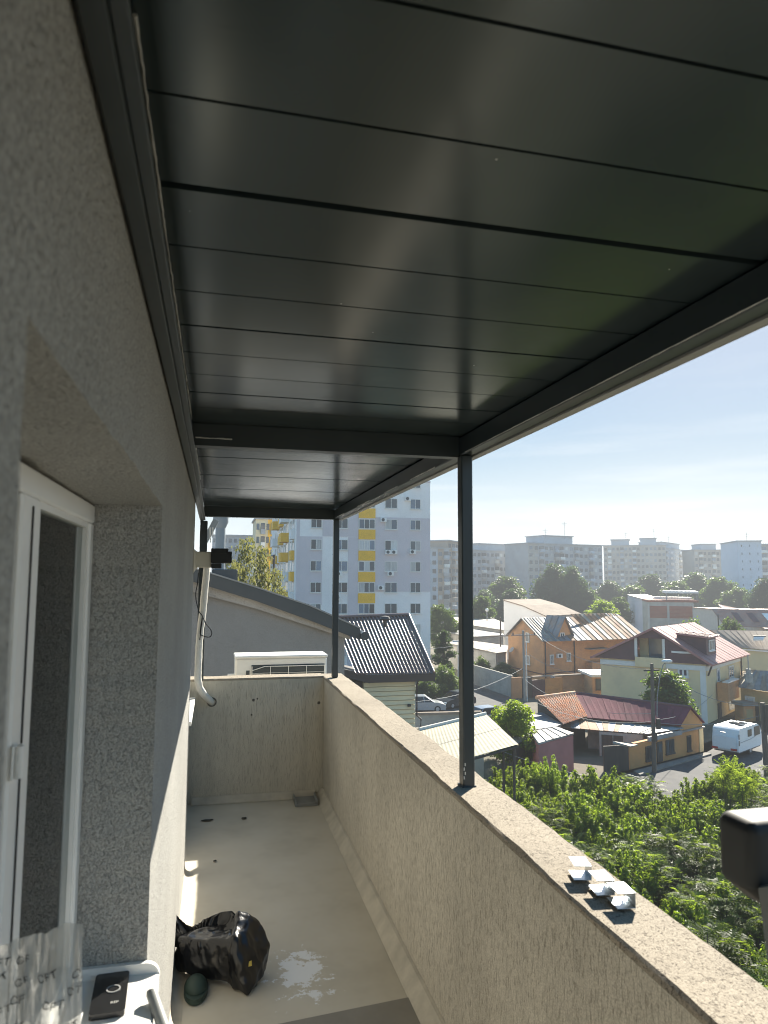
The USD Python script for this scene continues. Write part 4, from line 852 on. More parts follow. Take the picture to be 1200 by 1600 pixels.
def fpoly(fc, pts, holes, d0, d1):
    p = sg.Polygon(pts, holes); m = trimesh.creation.extrude_polygon(p, d1 - d0, engine='earcut'); v = m.vertices
    m.vertices = np.array([fc.P(a, b, d0 + c) for a, b, c in v]); m.fix_normals(); return m
def shed(name, label, cat, rpx, z, wall, roof, t=.12, z0=0.0, inset=.04, n=0, group=None):
    """low building from its roof outline in the picture; z one height or one per corner"""
    zz = np.broadcast_to(z, len(rpx)); pts = [atz(x, y, q) for (x, y), q in zip(rpx, zz)]; th_ = thing(name, label, cat, group=group)
    ctr = np.mean(pts, axis=0)
    if n and len(pts) == 4: sheets(th_, *pts, n, [roof], t=t)
    else: obj('roof', slab(pts, t), roof, th_)
    if wall:
        ins = [ctr + (p - ctr)*(1 - inset) for p in pts]; k = len(ins); b = np.array([(p[0], p[1], z0) for p in ins]); tp = np.array([p - V(0, 0, t + .02) for p in ins])
        v = np.vstack([b, tp]); f = []
        for i in range(k): j = (i+1) % k; f += [[i, j, k+j], [i, k+j, k+i]]
        for i in range(1, k-1): f += [[0, i+1, i], [k, k+i, k+i+1]]
        m = trimesh.Trimesh(v, f, process=False); m.fix_normals(); obj('walls', m, wall, th_)
    return th_, pts

# ---------------------------------------------------------------- orange gabled house with dented tin roofs
og = thing('gabled_house', 'three-storey orange house with gable front and streaked tin roofs', 'house')
K = atz(850, 1075, 0); ze = up(K, 1000); Lp = atz(794, 992, ze); Rp = atz(982, 993, ze)
f1, f2 = Facade(Lp, K, og), Facade(K, Rp, og); dep = f2.L
mid = f1.L*.46; za = up(f1.P(mid, 0), 966)
gw = fpoly(f1, [(0, 0), (f1.L, 0), (f1.L, ze), (mid, za - .1), (0, ze)], [], -.3, 0)
obj('gable_wall', gw, 'orange_wall', og)
obj('side_wall', f2.fb(.302, f2.L, 0, ze - .02, -.3, 0), 'orange_wall', og)
obj('back_wall', fpoly(f1, [(0, 0), (f1.L, 0), (f1.L, ze), (mid, za - .1), (0, ze)], [], -dep, -dep + .3), 'orange_wall', og)
obj('left_wall', hexa(np.array([f1.P(.0, 0, -dep + .31), f1.P(.3, 0, -dep + .31), f1.P(.3, 0, -.31), f1.P(0, 0, -.31)]), np.array([f1.P(.0, ze - .02, -dep + .31), f1.P(.3, ze - .02, -dep + .31), f1.P(.3, ze - .02, -.31), f1.P(0, ze - .02, -.31)])), 'orange_wall', og)
oh = .35; sl_ = (za - ze)/(f1.L - mid)
def rid(d): return f1.P(mid, za + .06, -d)
def eav(d): return f1.P(f1.L + oh, ze - oh*sl_ + .06, -d)
def eavl(d): return f1.P(-oh, ze - oh*(za - ze)/mid + .06, -d)
sheets(og, rid(-oh), rid(2.2), eav(2.2), eav(-oh), 6, ['tin_pale', 'tin_grey', 'tin_pale'], t=.08)
sheets(og, rid(2.25), rid(dep*.56), eav(dep*.56), eav(2.25), 8, ['tin_blue', 'tin_blue', 'tin_rust', 'tin_blue'], t=.08)
sheets(og, rid(dep*.565), rid(dep), eav(dep), eav(dep*.565), 9, ['tin_rust', 'tin_pale', 'tin_rust'], t=.08)
sheets(og, rid(dep), rid(-oh), eavl(-oh), eavl(dep), 10, ['tin_grey'], t=.08)
# wall dormer on the long side
s0, s1 = f2.at(868, 1000)[0], f2.at(895, 1000)[0]; sm = (s0 + s1)/2; zd = up(f2.P(sm, 0), 963)
obj('dormer_wall', fpoly(f2, [(s0, ze + .02), (s1, ze + .02), (sm, zd - .1)], [], -.25, .012), 'orange_wall', og)
dd = (za - zd)/max(sl_, .1)
for q, nm in ((s0 - .3, 'tin_blue'), (s1 + .35, 'tin_pale')):
    e_ = f2.P(q, ze - .25, .3); e2 = f2.P(q, ze + .1, -2.6); top0, top1 = f2.P(sm, zd + .05, .3), f2.P(sm, zd + .05, -3.0)
    sheets(og, top0, top1, e2, e_, 3, [nm], name='dormer_sheet', t=.06)
# second cross roof, rusty, to the right
s0, s1 = f2.at(928, 996)[0], f2.at(979, 995)[0]; sa, sb = f2.at(915, 960)[0], f2.at(968, 958)[0]
zr = up(f2.P(sa, 0, -2.5), 959.5)
sheets(og, f2.P(sa, zr, -2.6), f2.P(sb, zr, -2.6), f2.P(s1 + .6, ze - .2, .45), f2.P(s0, ze - .2, .45), 8, ['tin_rust', 'tin_rust', 'tin_pale'], name='cross_roof_sheet', t=.07)
sheets(og, f2.P(sb, zr, -2.62), f2.P(sb + 3.2, zr - .2, -3.2), f2.P(s1 + 3.6, ze - .2, .2), f2.P(s1 + .65, ze - .2, .45), 5, ['tin_grey', 'tin_rust'], name='cross_roof_sheet', t=.07)
for w in ((821.5, 988.5, 827.5, 1003), (821.5, 1024, 828.3, 1038), (824, 1057, 830, 1072)): f1.pwin(*w, mull=0, frame='white_trim', fw=.09)
for w in ((858.8, 1023, 865.2, 1038), (885, 1020, 891.7, 1033), (860, 1056.7, 866.7, 1072.5), (875, 988.5, 881.7, 1001)): f2.pwin(*w, mull=1, frame='white_trim', fw=.09)
for w in ((890.6, 1053.8, 895.2, 1067), (903, 1052, 907.7, 1071)):
    s0, z1 = f2.at(w[0], w[1]); s1, z0 = f2.at(w[2], w[3]); f2.box('door', 'wood_dark', s0, s1, max(0, z0), z1, .003, .06)
s0, z0 = f2.at(869, 1028); ac_unit(f2, s0, z0, .75, .5)
for x in (851.5, 897): s_ = f2.at(x, 1030)[0]; obj('downpipe', tube([f2.P(s_, ze - .2, .1), f2.P(s_, .1, .1)], .07, 6), 'brown_trim', og)
f1.box('storey_band', 'maroon_dark', 0, f1.L, f1.at(830, 1050)[1], f1.at(830, 1048.6)[1], .002, .03); f2.box('storey_band', 'maroon_dark', .01, f2.L*.45, f1.at(848, 1053)[1], f1.at(848, 1051.6)[1], .002, .03)
s0, z1 = f2.at(914, 1034); s1, z0 = f2.at(944, 1050); f2.box('balcony', 'orange_wall', s0, s1, z0, z1, .003, 1.2)
f2.box('balcony_roof', 'tin_grey', s0, s1, z1 + 1.6, z1 + 1.68, .003, 1.3)
sd_ = f1.at(804, 1015); dish = trimesh.creation.cylinder(.42, .05, sections=16); dish.apply_transform(trimesh.geometry.align_vectors([0, 0, 1], f1.n*.8 + V(.3, 0, .4))); dish.apply_translation(f1.P(sd_[0], sd_[1], .45)); obj('satellite_dish', dish, 'steel', og)
yf = thing('yard_gatehouse', 'low brick-orange yard wall and dark gates in front of the gabled house', 'wall')
g0, g1 = atz(800, 1092, 0), atz(926, 1084, 0); fg = Facade(g0, g1, yf)
for a, b, m, h in ((0, .12, 'orange_wall', 2.3), (.125, .24, 'wood_dark', 2.2), (.245, .40, 'maroon_dark', 1.9), (.405, .62, 'orange_bright', 2.0), (.625, 1, 'orange_wall', 2.2)): fg.box('wall_section' if 'orange' in m else 'gate', m, a*fg.L, b*fg.L, 0, h, -.2, 0)
fg.box('coping', 'tan_roof', .245*fg.L, fg.L, 2.21, 2.33, -.35, .15)

# ---------------------------------------------------------------- white flat-roofed building and sheds on the left
wb_ = thing('white_building', 'white windowless building with a stepped tan roof behind the orange gabled house', 'building')
q0, q1 = aty(787, 937, 112), aty(852, 962, 104); fw_ = Facade(q0, q1, wb_); qm = fw_.at(818, 946)
obj('side_wall', fpoly(fw_, [(0, 0), (fw_.L, 0), (fw_.L, q1[2]), qm, (0, q0[2])], [], -9, 0), 'wall_white', wb_)
P_ = [fw_.P(0, q0[2] + .02, .15), fw_.P(*qm, .15) + V(0, 0, .02), fw_.P(fw_.L + .2, q1[2] + .02, .15)]; Q_ = [fw_.P(0, q0[2] + .02, -9.2), fw_.P(*qm, -9.2) + V(0, 0, .02), fw_.P(fw_.L + .2, q1[2] + .02, -9.2)]
for i in range(2): obj('roof', slab([P_[i], P_[i+1], Q_[i+1], Q_[i]], .18), 'tan_roof', wb_)
shed('shed', 'shed with long rumpled beige sheet roof, uppermost of the shed row', 'shed', [(690, 966), (758, 961), (800, 978), (786, 984), (738, 977)], 4.6, 'plaster_grey', 'tin_pale')
shed('shed', 'grey flat-roofed shed with dark openings in the middle of the shed row', 'shed', [(690, 986), (778, 981), (788, 992), (736, 995)], 4.0, 'plaster_grey', 'tin_grey')
shed('shed', 'shed with pale roof and rusty edge beside the left wall of the orange gabled house', 'shed', [(690, 1003), (738, 1001), (794, 1009), (792, 1018), (776, 1020), (738, 1012)], 3.6, 'plaster_grey', 'tin_pale')
gwf = Facade(atz(736, 1068, 0), atz(800, 1090, 0), None)
tag(obj('grey_wall', gwf.fb(0, gwf.L, 0, 2.4, -.2, 0), 'plaster_grey'), 'weathered grey yard wall along the lane below the sheds', 'wall')
# ---------------------------------------------------------------- unfinished brick building and red roofs behind
bk = thing('brick_building', 'unfinished building with two red brick panels between grey concrete posts', 'building')
b0, b1 = aty(1013, 960, 128), aty(1084, 960, 124); fb_ = Facade(b0, b1, bk)
Z = lambda y: fb_.at(1050, y)[1]
fb_.box('walls', 'plaster_grey', 0, fb_.L, 0, Z(941), -12, 0)
for xa, xb in ((1015, 1042), (1046, 1083)):
    sa, sb = fb_.at(xa, 950)[0], fb_.at(xb, 950)[0]; zl, zh = Z(966), Z(947); nr_ = 9
    for r in range(nr_): fb_.box('brick_course', 'brick_red', sa, sb, zl + (zh-zl)*r/nr_ + .012, zl + (zh-zl)*(r+1)/nr_ - .012, .002, .03)
for x in (1013.8, 1044, 1083): s_ = fb_.at(x, 950)[0]; fb_.box('concrete_post', 'block_wall', s_ - .15, s_ + .15, 0, Z(943), .003, .10)
fb_.box('ring_beam', 'brick_red', -.1, fb_.L + 1, Z(941) + .003, Z(938), -12, .05)
sa, sb = fb_.at(1040, 925)[0], fb_.at(1093, 925)[0]
fb_.box('canopy_sheet', 'lamp_white', sa, sb, Z(927), Z(923.5), -6, -1)
for s_ in (sa + .2, sb - .4): fb_.box('canopy_post', 'steel', s_, s_ + .15, Z(938) + .003, Z(927) - .003, -1.3, -1.1)
fb_.box('roof_light', 'lamp_white', fb_.at(1030, 935)[0], fb_.at(1090, 935)[0], Z(938) + .004, Z(934), -9, -7)
shed('shed', 'pale lilac block with white sloping roof at the left end of the brick building', 'shed', [(979.5, 929), (1008, 928), (1024, 932.5), (1013, 938)], 9.0, 'wall_lilac', 'tin_pale')
rr_ = thing('red_roofed_house', 'long house with red roof, grey block gable and a row of skylights', 'house')
b0, b1 = aty(1084, 965, 118), aty(1132, 975, 108); f3 = Facade(b0, b1, rr_); zz = [f3.at(1084, 949)[1], f3.at(1113, 951.5)[1], f3.at(1131, 978)[1]]; sm = f3.at(1113, 951)[0]
obj('gable_wall', fpoly(f3, [(0, 0), (f3.L, 0), (f3.L, zz[2]), (sm, zz[1]), (0, zz[0])], [], -.4, 0), 'block_wall', rr_)
A_ = [f3.P(-.2, zz[0] + .05, .2), f3.P(sm, zz[1] + .05, .2), f3.P(f3.L + .3, zz[2] + .05, .2)]; dirn = -f3.n*20 + f3.u*18
sheets(rr_, A_[1], A_[1] + dirn, A_[2] + dirn*.98, A_[2], 9, ['red_roof'], t=.1); sheets(rr_, A_[1] + dirn, A_[1], A_[0], A_[0] + dirn, 6, ['red_roof'], t=.1)
for k in range(3):
    c0 = A_[1]*.75 + A_[2]*.25 + dirn*(.10 + .09*k); e = (A_[2] - A_[1])*.5; s_ = np.array([c0, c0 + dirn*.035, c0 + dirn*.035 + e, c0 + e]) + V(0, 0, .10); obj('skylight', slab(s_ + V(0, 0, .08), .08), ['maroon_dark', 'maroon_dark', 'lamp_white'][k], rr_)
shed('red_roofed_house', 'low house with a red sheet roof at the right edge below the pale tower', 'house', [(1122, 944), (1150, 950), (1215, 975), (1215, 988), (1150, 968)], [6.8, 6.8, 5.8, 4.8, 5.2], 'plaster_grey', 'red_roof')
shed('shed', 'long grey flat roof below the trees at the right edge', 'shed', [(1135, 951), (1215, 951), (1215, 964), (1150, 958)], 5.4, 'plaster_grey', 'tin_grey')
# ---------------------------------------------------------------- tan roof with skylight, grey hip roof, gate pier at the right edge
tr = thing('tan_roofed_house', 'house with a broad tan sheet roof with skylight and olive wall at the right edge', 'house')
a, b, c, d = atz(1110, 984, 6.3), atz(1222, 986.5, 6.3), atz(1222, 1017, 4.3), atz(1146, 1011, 4.3)
sheets(tr, a, b, c, d, 11, ['tan_roof'], t=.1, seam=.03)
back = (a - d)*V(1, 1, 0); sheets(tr, b, a, a + back - V(0, 0, 2), b + back - V(0, 0, 2), 8, ['tan_roof'], t=.1)
f4 = Facade(d + V(0, .4, 0), c + V(0, .4, 0), tr); f4.box('wall', 'olive_wall', .0, f4.L, 0, 4.1, -.3, 0); f4.box('eave_board', 'lamp_white', 0, f4.L, 4.0, 4.16, .05, .25)
kx = lambda x, y, z: atz(x, y, z)
obj('skylight', slab([atz(1179, 993.5, 5.9), atz(1195, 993.5, 5.9), atz(1192, 999.5, 5.45), atz(1176.5, 999.5, 5.45)], .12), 'sill_white', tr); obj('skylight_hood', slab([atz(1177, 992.3, 6.05), atz(1197, 992.3, 6.05), atz(1197, 993.4, 6.0), atz(1177, 993.4, 6.0)], .12), 'wood_dark', tr)
hp = thing('hip_roofed_house', 'low ochre house with a grey metal hip roof and white framed window', 'house')
zev = 2.9; A_, B_h = atz(1154, 1074, zev), atz(1235, 1086, zev); A2, B2h = atz(1150, 1050, zev), atz(1225, 1054, zev); rA, rB = atz(1180, 1047, 4.6), atz(1208, 1049, 4.6)
sheets(hp, rA, rB, B_h, A_, 7, ['tin_grey', 'tin_pale'], t=.08); sheets(hp, rA, rA + (rB - rA)*.02, A_, A2, 5, ['tin_pale'], t=.08)
f5 = Facade(A_*.96 + B2h*.04, B_h*.96 + A2*.04, hp); f5.box('wall', 'mustard_wall', 0, f5.L, 0, zev - .1, -6, 0)
f5.pwin(1164.5, 1088, 1180, 1099, mull=0, frame='white_trim', fw=.14, pane='pane_curtain')
chm = atz(1170, 1059, 4.2); tag(obj('chimney_vent', MB().add(cyl((chm[0], chm[1], 4.2), .35, .8, 12)).add(cyl((chm[0], chm[1], 4.75), .22, .5, 10)).add(tube([(chm[0], chm[1], 4.9), (chm[0], chm[1], 6.3)], .05, 5)), 'plaster_grey'), 'stubby grey roof vent with a rod on the hip roof', 'vent')
gt = thing('gate_pier', 'tan square gate pier with a flat cap behind the caravan', 'pillar')
gp_ = atz(1172, 1128, 0); zp = up(gp_, 1103); obj('pier', rbox(gp_[0] - .65, gp_[0] + .65, gp_[1], gp_[1] + 1.2, 0, zp, .03), 'orange_wall', gt); obj('cap', rbox(gp_[0] - .85, gp_[0] + .85, gp_[1] - .2, gp_[1] + 1.4, zp + .002, zp + .3, .04), 'tan_roof', gt); obj('inset', box(gp_[0] - .35, gp_[0] + .35, gp_[1] - .03, gp_[1] - .002, .3, zp - .3), 'mustard_wall', gt)
tag(obj('gate', box(gp_[0] + .9, gp_[0] + 6, gp_[1] + .2, gp_[1] + .3, 0, zp + .2), 'wood_dark'), 'dark brown gate right of the tan gate pier', 'gate')
# ---------------------------------------------------------------- cream villa
vl = thing('cream_villa', 'two-storey cream villa with a maroon gabled roof, roof loggia and dormer', 'house')
K = atz(1106, 1131, 0); ze = up(K, 1035.5); Lp = atz(938, 1025, ze); Rp = atz(1156, 1021, ze)
v1_, v2_ = Facade(Lp, K, vl), Facade(K, Rp, vl)
body = [Lp, K, Rp, Lp + (Rp - K)]
prism_walls(vl, 'walls', body, 0, ze - .01, 'cream_wall')
ga = v1_.at(1021, 980); gl_, gr_ = v1_.at(930, 1020), v1_.at(1110, 1031)
zE = ze - .15
sA, zA = ga; sL, sR = -0.9, v1_.L + .7
lo0, lz1 = v1_.at(992, 996); lo1, lz0 = v1_.at(1040, 1016)
lin = lambda s: zE + (zA - zE)*((s - sL)/(sA - sL) if s < sA else (sR - s)/(sR - sA))
top_l, top_r = lin(lo0) - .12, lin(lo1) - .12
obj('gable_cladding', fpoly(v1_, [(sL + .15, zE + .0), (lo0, zE), (lo0, top_l)], [], -.3, .25), 'maroon_dark', vl)
obj('gable_cladding', fpoly(v1_, [(lo1, zE), (sR - .15, zE), (lo1, top_r)], [], -.3, .25), 'maroon_dark', vl)
hz_ = max(lz1, zE + 1.2)
obj('gable_cladding', fpoly(v1_, [(lo0 + .01, min(top_l, hz_)), (lo1 - .01, min(top_r, hz_)), (lo1 - .01, top_r), (sA, zA - .12), (lo0 + .01, top_l)], [], -.3, .25), 'maroon_dark', vl)
v1_.box('loggia_back', 'pane_blue', lo0, lo1, zE, hz_, -1.9, -1.8); v1_.box('loggia_wall', 'cream_wall', lo0, lo0 + (lo1-lo0)*.3, zE, hz_, -1.75, -1.6)
v1_.box('loggia_parapet', 'cream_wall', lo0 + .02, lo1 - .02, zE - .6, zE + .32, .02, .28)
for s_ in (lo0 + .12, lo1 - .12): v1_.box('loggia_post', 'white_trim', s_ - .12, s_ + .12, zE + .33, hz_, .05, .27)
v1_.box('gable_trim', 'white_trim', v1_.at(1050, 1018)[0], v1_.at(1084, 1020)[0], v1_.at(1066, 1020.5)[1], v1_.at(1066, 1017.5)[1], .255, .30)
rd = v2_.u*v2_.L*1.08
def gp3(s, z, k): return v1_.P(s, z, .55) + rd*k
zl = zE + .05
sheets(vl, gp3(sA, zA, 0), gp3(sA, zA, 1) , gp3(sR, zl, 1.05), gp3(sR, zl, 0), 12, ['maroon_light'], t=.18, seam=.02)
sheets(vl, gp3(sA, zA, 1), gp3(sA, zA, 0), gp3(sL, zl, 0), gp3(sL, zl, 1.05), 10, ['maroon_light'], t=.18, seam=.04)
# box dormer on the right slope
def rs(k, w): return gp3(sA, zA, k)*(1-w) + gp3(sR, zl, k)*w
for nm in ('dormer',):
    k0, k1, w0_, w1 = .16, .40, .30, .80
    b = [rs(k0, w1), rs(k1, w1), rs(k1, w0_), rs(k0, w0_)]; zt_ = rs(k0, w0_)[2] + .25
    bt = np.array([q - V(0, 0, .4) for q in b]); tt_ = np.array([V(q[0], q[1], zt_ - (.25 if i < 2 else 0)) for i, q in enumerate(b)])
    m = hexa(bt, tt_); m.fix_normals(); obj('dormer', m, 'maroon_dark', vl)
    o1, o2 = (b[0] - b[3])*V(1, 1, 0)*.12, (b[1] - b[0])*V(1, 1, 0)*.10
    rf_ = [tt_[3] - o2, tt_[2] + o2, tt_[1] + o1 + o2, tt_[0] + o1 - o2]
    sheets(vl, *[q + V(0, 0, .16) for q in rf_], 5, ['maroon_light'], name='dormer_sheet', t=.14)
    fd = Facade(tt_[0], tt_[1], vl); fd.window(fd.L*.22, fd.L*.78, b[0][2] + .35, zt_ - .45, mull=1, frame='white_trim', fw=.1)
v1_.pwin(1059, 1044, 1076, 1058, mull=1, frame='white_trim', fw=.16)
v1_.box('cornice', 'white_trim', 0, v1_.L, ze - .75, ze - .3, .003, .12); v2_.box('cornice', 'white_trim', .01, v2_.L, ze - .75, ze - .3, .003, .12)
v2_.pwin(1138, 1040, 1146, 1059, mull=1, frame='white_trim', fw=.12)
v2_.pwin(1119, 1044, 1124.5, 1066, mull=0, frame='white_trim', fw=.1, pane='pane_blue')
s0, z1 = v2_.at(1118, 1066); s1, z0 = v2_.at(1136.5, 1087.5); v2_.box('balcony', 'orange_wall', s0, s1, z0, z1, .13, 1.1); v2_.box('balcony_rail', 'lamp_white', s0, s1, z1 + .002, z1 + .12, .6, 1.15)
s0, z1 = v2_.at(1121, 1099); s1, z0 = v2_.at(1127, 1122); v2_.box('door', 'wood_dark', s0, s1, 0, z1, .003, .08)
v2_.pwin(1138, 1090, 1148, 1107, mull=1, frame='lamp_white', fw=.3, pane='pane_curtain')
obj('downpipe', tube([v2_.P(-.1, zE, .6), v2_.P(.25, ze - 1.2, .12), v2_.P(.25, .1, .12)], .08, 7), 'wood_dark', vl)
s_ = v2_.L - .2; obj('downpipe', tube([v2_.P(s_, zE, .14), v2_.P(s_, .1, .14)], .08, 7), 'wood_dark', vl)
v1_.box('corner_pier', 'white_trim', v1_.L - .5, v1_.L + .0, 0, ze - .76, .003, .06)
an = thing('annex', 'low flat-roofed orange annex in front of the cream villa on its left', 'building')
x0_, x1_ = atz(926, 1092, 0), atz(977, 1092, 0); f6 = Facade(x0_, x1_, an); zan = up(x0_, 1058); f6.box('walls', 'orange_wall', 0, f6.L, 0, zan, -5, 0); f6.box('parapet_cap', 'white_trim', -.1, f6.L + .1, zan + .002, zan + .25, -5, .12)
f6.window(f6.L*.1, f6.L*.3, 1.0, 2.2, mull=0, frame='wood_dark')
# ---------------------------------------------------------------- maroon-roofed street house with tile and tin roofs
hh = thing('street_house', 'low bright orange street house with a maroon sheet roof and rusty tin lean-to', 'house')
A = atz(984, 1203, 0); B_o = atz(1099, 1174, 0); fo = Facade(A, B_o, hh)
sg0, sg1 = fo.at(1063, 1150)[0], fo.at(1097, 1150)[0]; sgm = (sg0 + sg1)/2 - .1
zge = fo.at(1063, 1131)[1]; zga = up(fo.P(sgm, 0), 1104); zfl = fo.at(1013, 1158)[1]
fo.box('front_wall', 'orange_bright', 0, sg0 - .002, 0, fo.at(1040, 1151)[1], -.3, 0)
obj('gable_wall', fpoly(fo, [(sg0, 0), (fo.L, 0), (fo.L, zge - .3), (sg1, zge - .05), (sgm, zga - .06), (sg0, zge)], [], -.3, 0), 'orange_bright', hh)
fo.box('end_pier', 'cream_wall', fo.L - .55, fo.L, 0, zge - .5, .003, .05)
fo.box('string_course', 'tin_grey', sg0 - .3, fo.L + .1, zge - .62, zge - .5, .003, .16)
rdir = atz(898, 1082, zga) - fo.P(sgm, zga); rdir[2] = 0
eL = atz(917.5, 1120, zge) - fo.P(sg0, zge); eL[2] = 0
r0_, r1_ = fo.P(sgm, zga, .15), fo.P(sgm, zga) + rdir; q0_, q1_ = fo.P(sg0 - .15, zge - .05, .15), fo.P(sg0, zge - .05) + eL
sheets(hh, r1_, r0_, q0_, q1_, 16, ['maroon_roof'], t=.08, seam=.006)
rr0 = fo.P(sg1 + .2, zge - .2, .15); sheets(hh, r0_, r1_, rr0 + rdir, rr0, 12, ['maroon_roof'], t=.08, seam=.006)
obj('ridge_cap', tube([r0_, r1_], .10, 7), 'maroon_dark', hh)
obj('back_body', hexa(np.array([V(q1_[0], q1_[1], 0), V(q0_[0], q0_[1], 0) - fo.n*.5, V(rr0[0], rr0[1], 0) - fo.n*.5, V(*(rr0 + rdir)[:2], 0)]), np.array([V(q1_[0], q1_[1], zge - .25), V(q0_[0], q0_[1], zge - .25) - fo.n*.5, V(rr0[0], rr0[1], zge - .3) - fo.n*.5, V(*(rr0 + rdir)[:2], zge - .3)])), 'plaster_grey', hh)
zt1, zt2 = zge - .12, fo.at(1040, 1147.5)[1]
la, lb, lc, ld = atz(926, 1119, zt1), atz(1060, 1131, zt1), atz(1011, 1146.5, zt2), atz(936, 1141, zt2)
le = atz(1064, 1132.5, zt2 + .15)
sheets(hh, la, (la + lb)/2, (ld + lc)/2, ld, 5, ['tin_pale', 'tin_rust', 'tin_grey', 'tin_rust', 'tin_grey'], name='lean_to_sheet', t=.05, seam=.03)
sheets(hh, (la + lb)/2, lb, lc, (ld + lc)/2, 6, ['tin_grey', 'tin_pale', 'tin_grey'], name='lean_to_sheet', t=.05, seam=.03)
obj('lean_to_corner', slab([lb, fo.P(sg0 - .1, zt2 + .35, .2), fo.P(sg0 - .1, zt2 + .3, .35), lc], .05), 'tin_grey', hh)
fo.box('fascia_board', 'tin_grey', fo.at(1011, 1150)[0], sg0 - .02, fo.at(1040, 1152)[1], fo.at(1040, 1145)[1], .004, .18)
sheets(hh, atz(880, 1126, zge - .3), la, ld, atz(877, 1136, zt2), 4, ['tin_rust', 'tin_grey', 'tin_rust'], name='lean_to_sheet', t=.05, seam=.03)
fo.pwin(1008, 1165.5, 1018.5, 1188, mull=1, frame='wood_dark', fw=.08, bars=4); fo.pwin(1039.5, 1155.5, 1053, 1177, mull=1, frame='wood_dark', fw=.08, bars=4); fo.pwin(1072.6, 1149, 1079.6, 1173, mull=0, frame='wood_dark', fw=.08, bars=3)
s0, z1 = fo.at(1025.5, 1160); s1, z0 = fo.at(1035, 1197); fo.box('door', 'wood_dark', s0, s1, .05, z1, .003, .07); fo.box('door_light', 'pane_dark', s0 + .15, s1 - .15, z1*.5, z1 - .15, .072, .085)
pw = Facade(ld - V(0, .0, ld[2]), V(lc[0], lc[1], 0), hh); pw.box('yard_side_wall', 'plaster_grey', 0, pw.L - .3, 0, zt2 - .1, -.2, -.02)
for a_, b_ in ((.05, .28), (.30, .5)): pw.box('boarding', 'wood_dark', a_*pw.L, b_*pw.L, 0, zt2 - .3, -.015, .03)
obj('porch_roof', slab([atz(958, 1158, 2.3), atz(985, 1160, 2.3), atz(996.5, 1163.5, 2.2), atz(985, 1166, 2.2), atz(958, 1161, 2.2)], .08), 'tin_pale', hh)
ygf = Facade(atz(944, 1206, 0), atz(984, 1204, 0), None)
tag(obj('yard_gate', ygf.fb(0, ygf.L - .05, 0, 1.7, -.1, 0), 'wood_dark'), 'dark plank yard gate left of the bright orange street house', 'gate')
ct = thing('clay_tiled_shed', 'outbuilding with a patchy orange clay tile roof beside the maroon sheet roof', 'shed')
tiles(ct, atz(838, 1091, zga), atz(897.5, 1083, zga), atz(917, 1119, zge), atz(879, 1132, zge - .1), 12, 15, 'clay_tile', amp=.05, step=.05)
obj('ridge_tiles', tube([atz(838, 1090, zga + .05), atz(898, 1082, zga + .05)], .14, 8), 'clay_tile', ct, smooth=50)
c4 = [atz(840, 1093, zga - .3), atz(896, 1086, zga - .3), atz(914, 1119, zge - .3), atz(880, 1131, zge - .35)]
obj('walls', hexa(np.array([V(p[0], p[1], 0) for p in c4[::-1]]), np.array(c4[::-1])), 'wood_dark', ct)
shed('shed', 'shed with pale dented tin roof and pink front wall, left of the rusty lean-to', 'shed', [(828, 1143), (870, 1135.5), (897, 1145.5), (841, 1161)], 2.5, 'pink_wall', 'tin_grey', n=5)
shed('shed', 'low shed with a bluish tin roof below the clay tile roof', 'shed', [(818, 1122), (846, 1112), (878, 1131), (868, 1135), (826, 1141)], 2.3, 'plaster_grey', 'tin_blue')
shed('shed', 'dark tin-roofed shed behind the cream lean-to roof', 'shed', [(792, 1136), (822, 1128), (832, 1150), (806, 1160)], 2.2, 'wood_dark', 'tin_blue')

# ---------------------------------------------------------------- streets
sheet('street', gp((905, 1228), (985, 1205), (1100, 1178), (1165, 1140), (1216, 1122), (1260, 1185), (1215, 1205), (1120, 1245), (1000, 1300)), .006, 'asphalt')
sheet('pavement', gp((990, 1207), (1102, 1178), (1112, 1180), (1000, 1213)), .12, 'pavement')
sheet('lane', gp((600, 1100), (735, 1066), (760, 1064), (810, 1098), (840, 1130), (640, 1160)), .006, 'asphalt')
# ---------------------------------------------------------------- caravan
cvn = thing('caravan', 'white touring caravan parked beside the orange street house', 'caravan')
zb0 = .45; c0 = atz(1154.5, 1176.5, zb0); rl = atz(1111, 1170, zb0); se = atz(1190.5, 1163, zb0)
fr1, fs1 = Facade(rl, c0, cvn), Facade(c0, se, cvn); zt0 = up(c0, 1140)
H = zt0 - zb0; Ls = fs1.L
prof = sg.Polygon([(0, zb0), (.02, zb0 + H*.45), (.22, zt0 - .12), (.45, zt0), (Ls - .8, zt0), (Ls - .25, zt0 - .25), (Ls, zb0 + H*.5), (Ls - .05, zb0)]).buffer(-.06).buffer(.06, 4)
obj('body', fpoly(fs1, list(prof.exterior.coords)[:-1], [], -fr1.L, 0), 'caravan_white', cvn, smooth=25)
for a, b, z0, z1 in ((.40, .56, .55, .85), (.68, .92, .50, .90)): fs1.box('window', 'car_glass', a*Ls, b*Ls, zb0 + H*z0, zb0 + H*z1, .002, .03)
fr1.box('rear_panel', 'caravan_white', fr1.L*.08, fr1.L*.92, zb0 + H*.10, zb0 + H*.62, .002, .03)
for a in (.04, .72): fr1.box('tail_light', 'red_lens', fr1.L*a, fr1.L*(a + .22), zb0 + H*.06, zb0 + H*.15, .031, .06)
fr1.box('badge', 'ac_dark', fr1.L*.36, fr1.L*.56, zb0 + H*.80, zb0 + H*.82, -.02, .10)
for s_, z_ in ((.05, .55), (.05, .28)): fs1.box('marker_strip', 'ac_dark', s_, s_ + .16, zb0 + H*z_, zb0 + H*(z_ + .22), .002, .012)
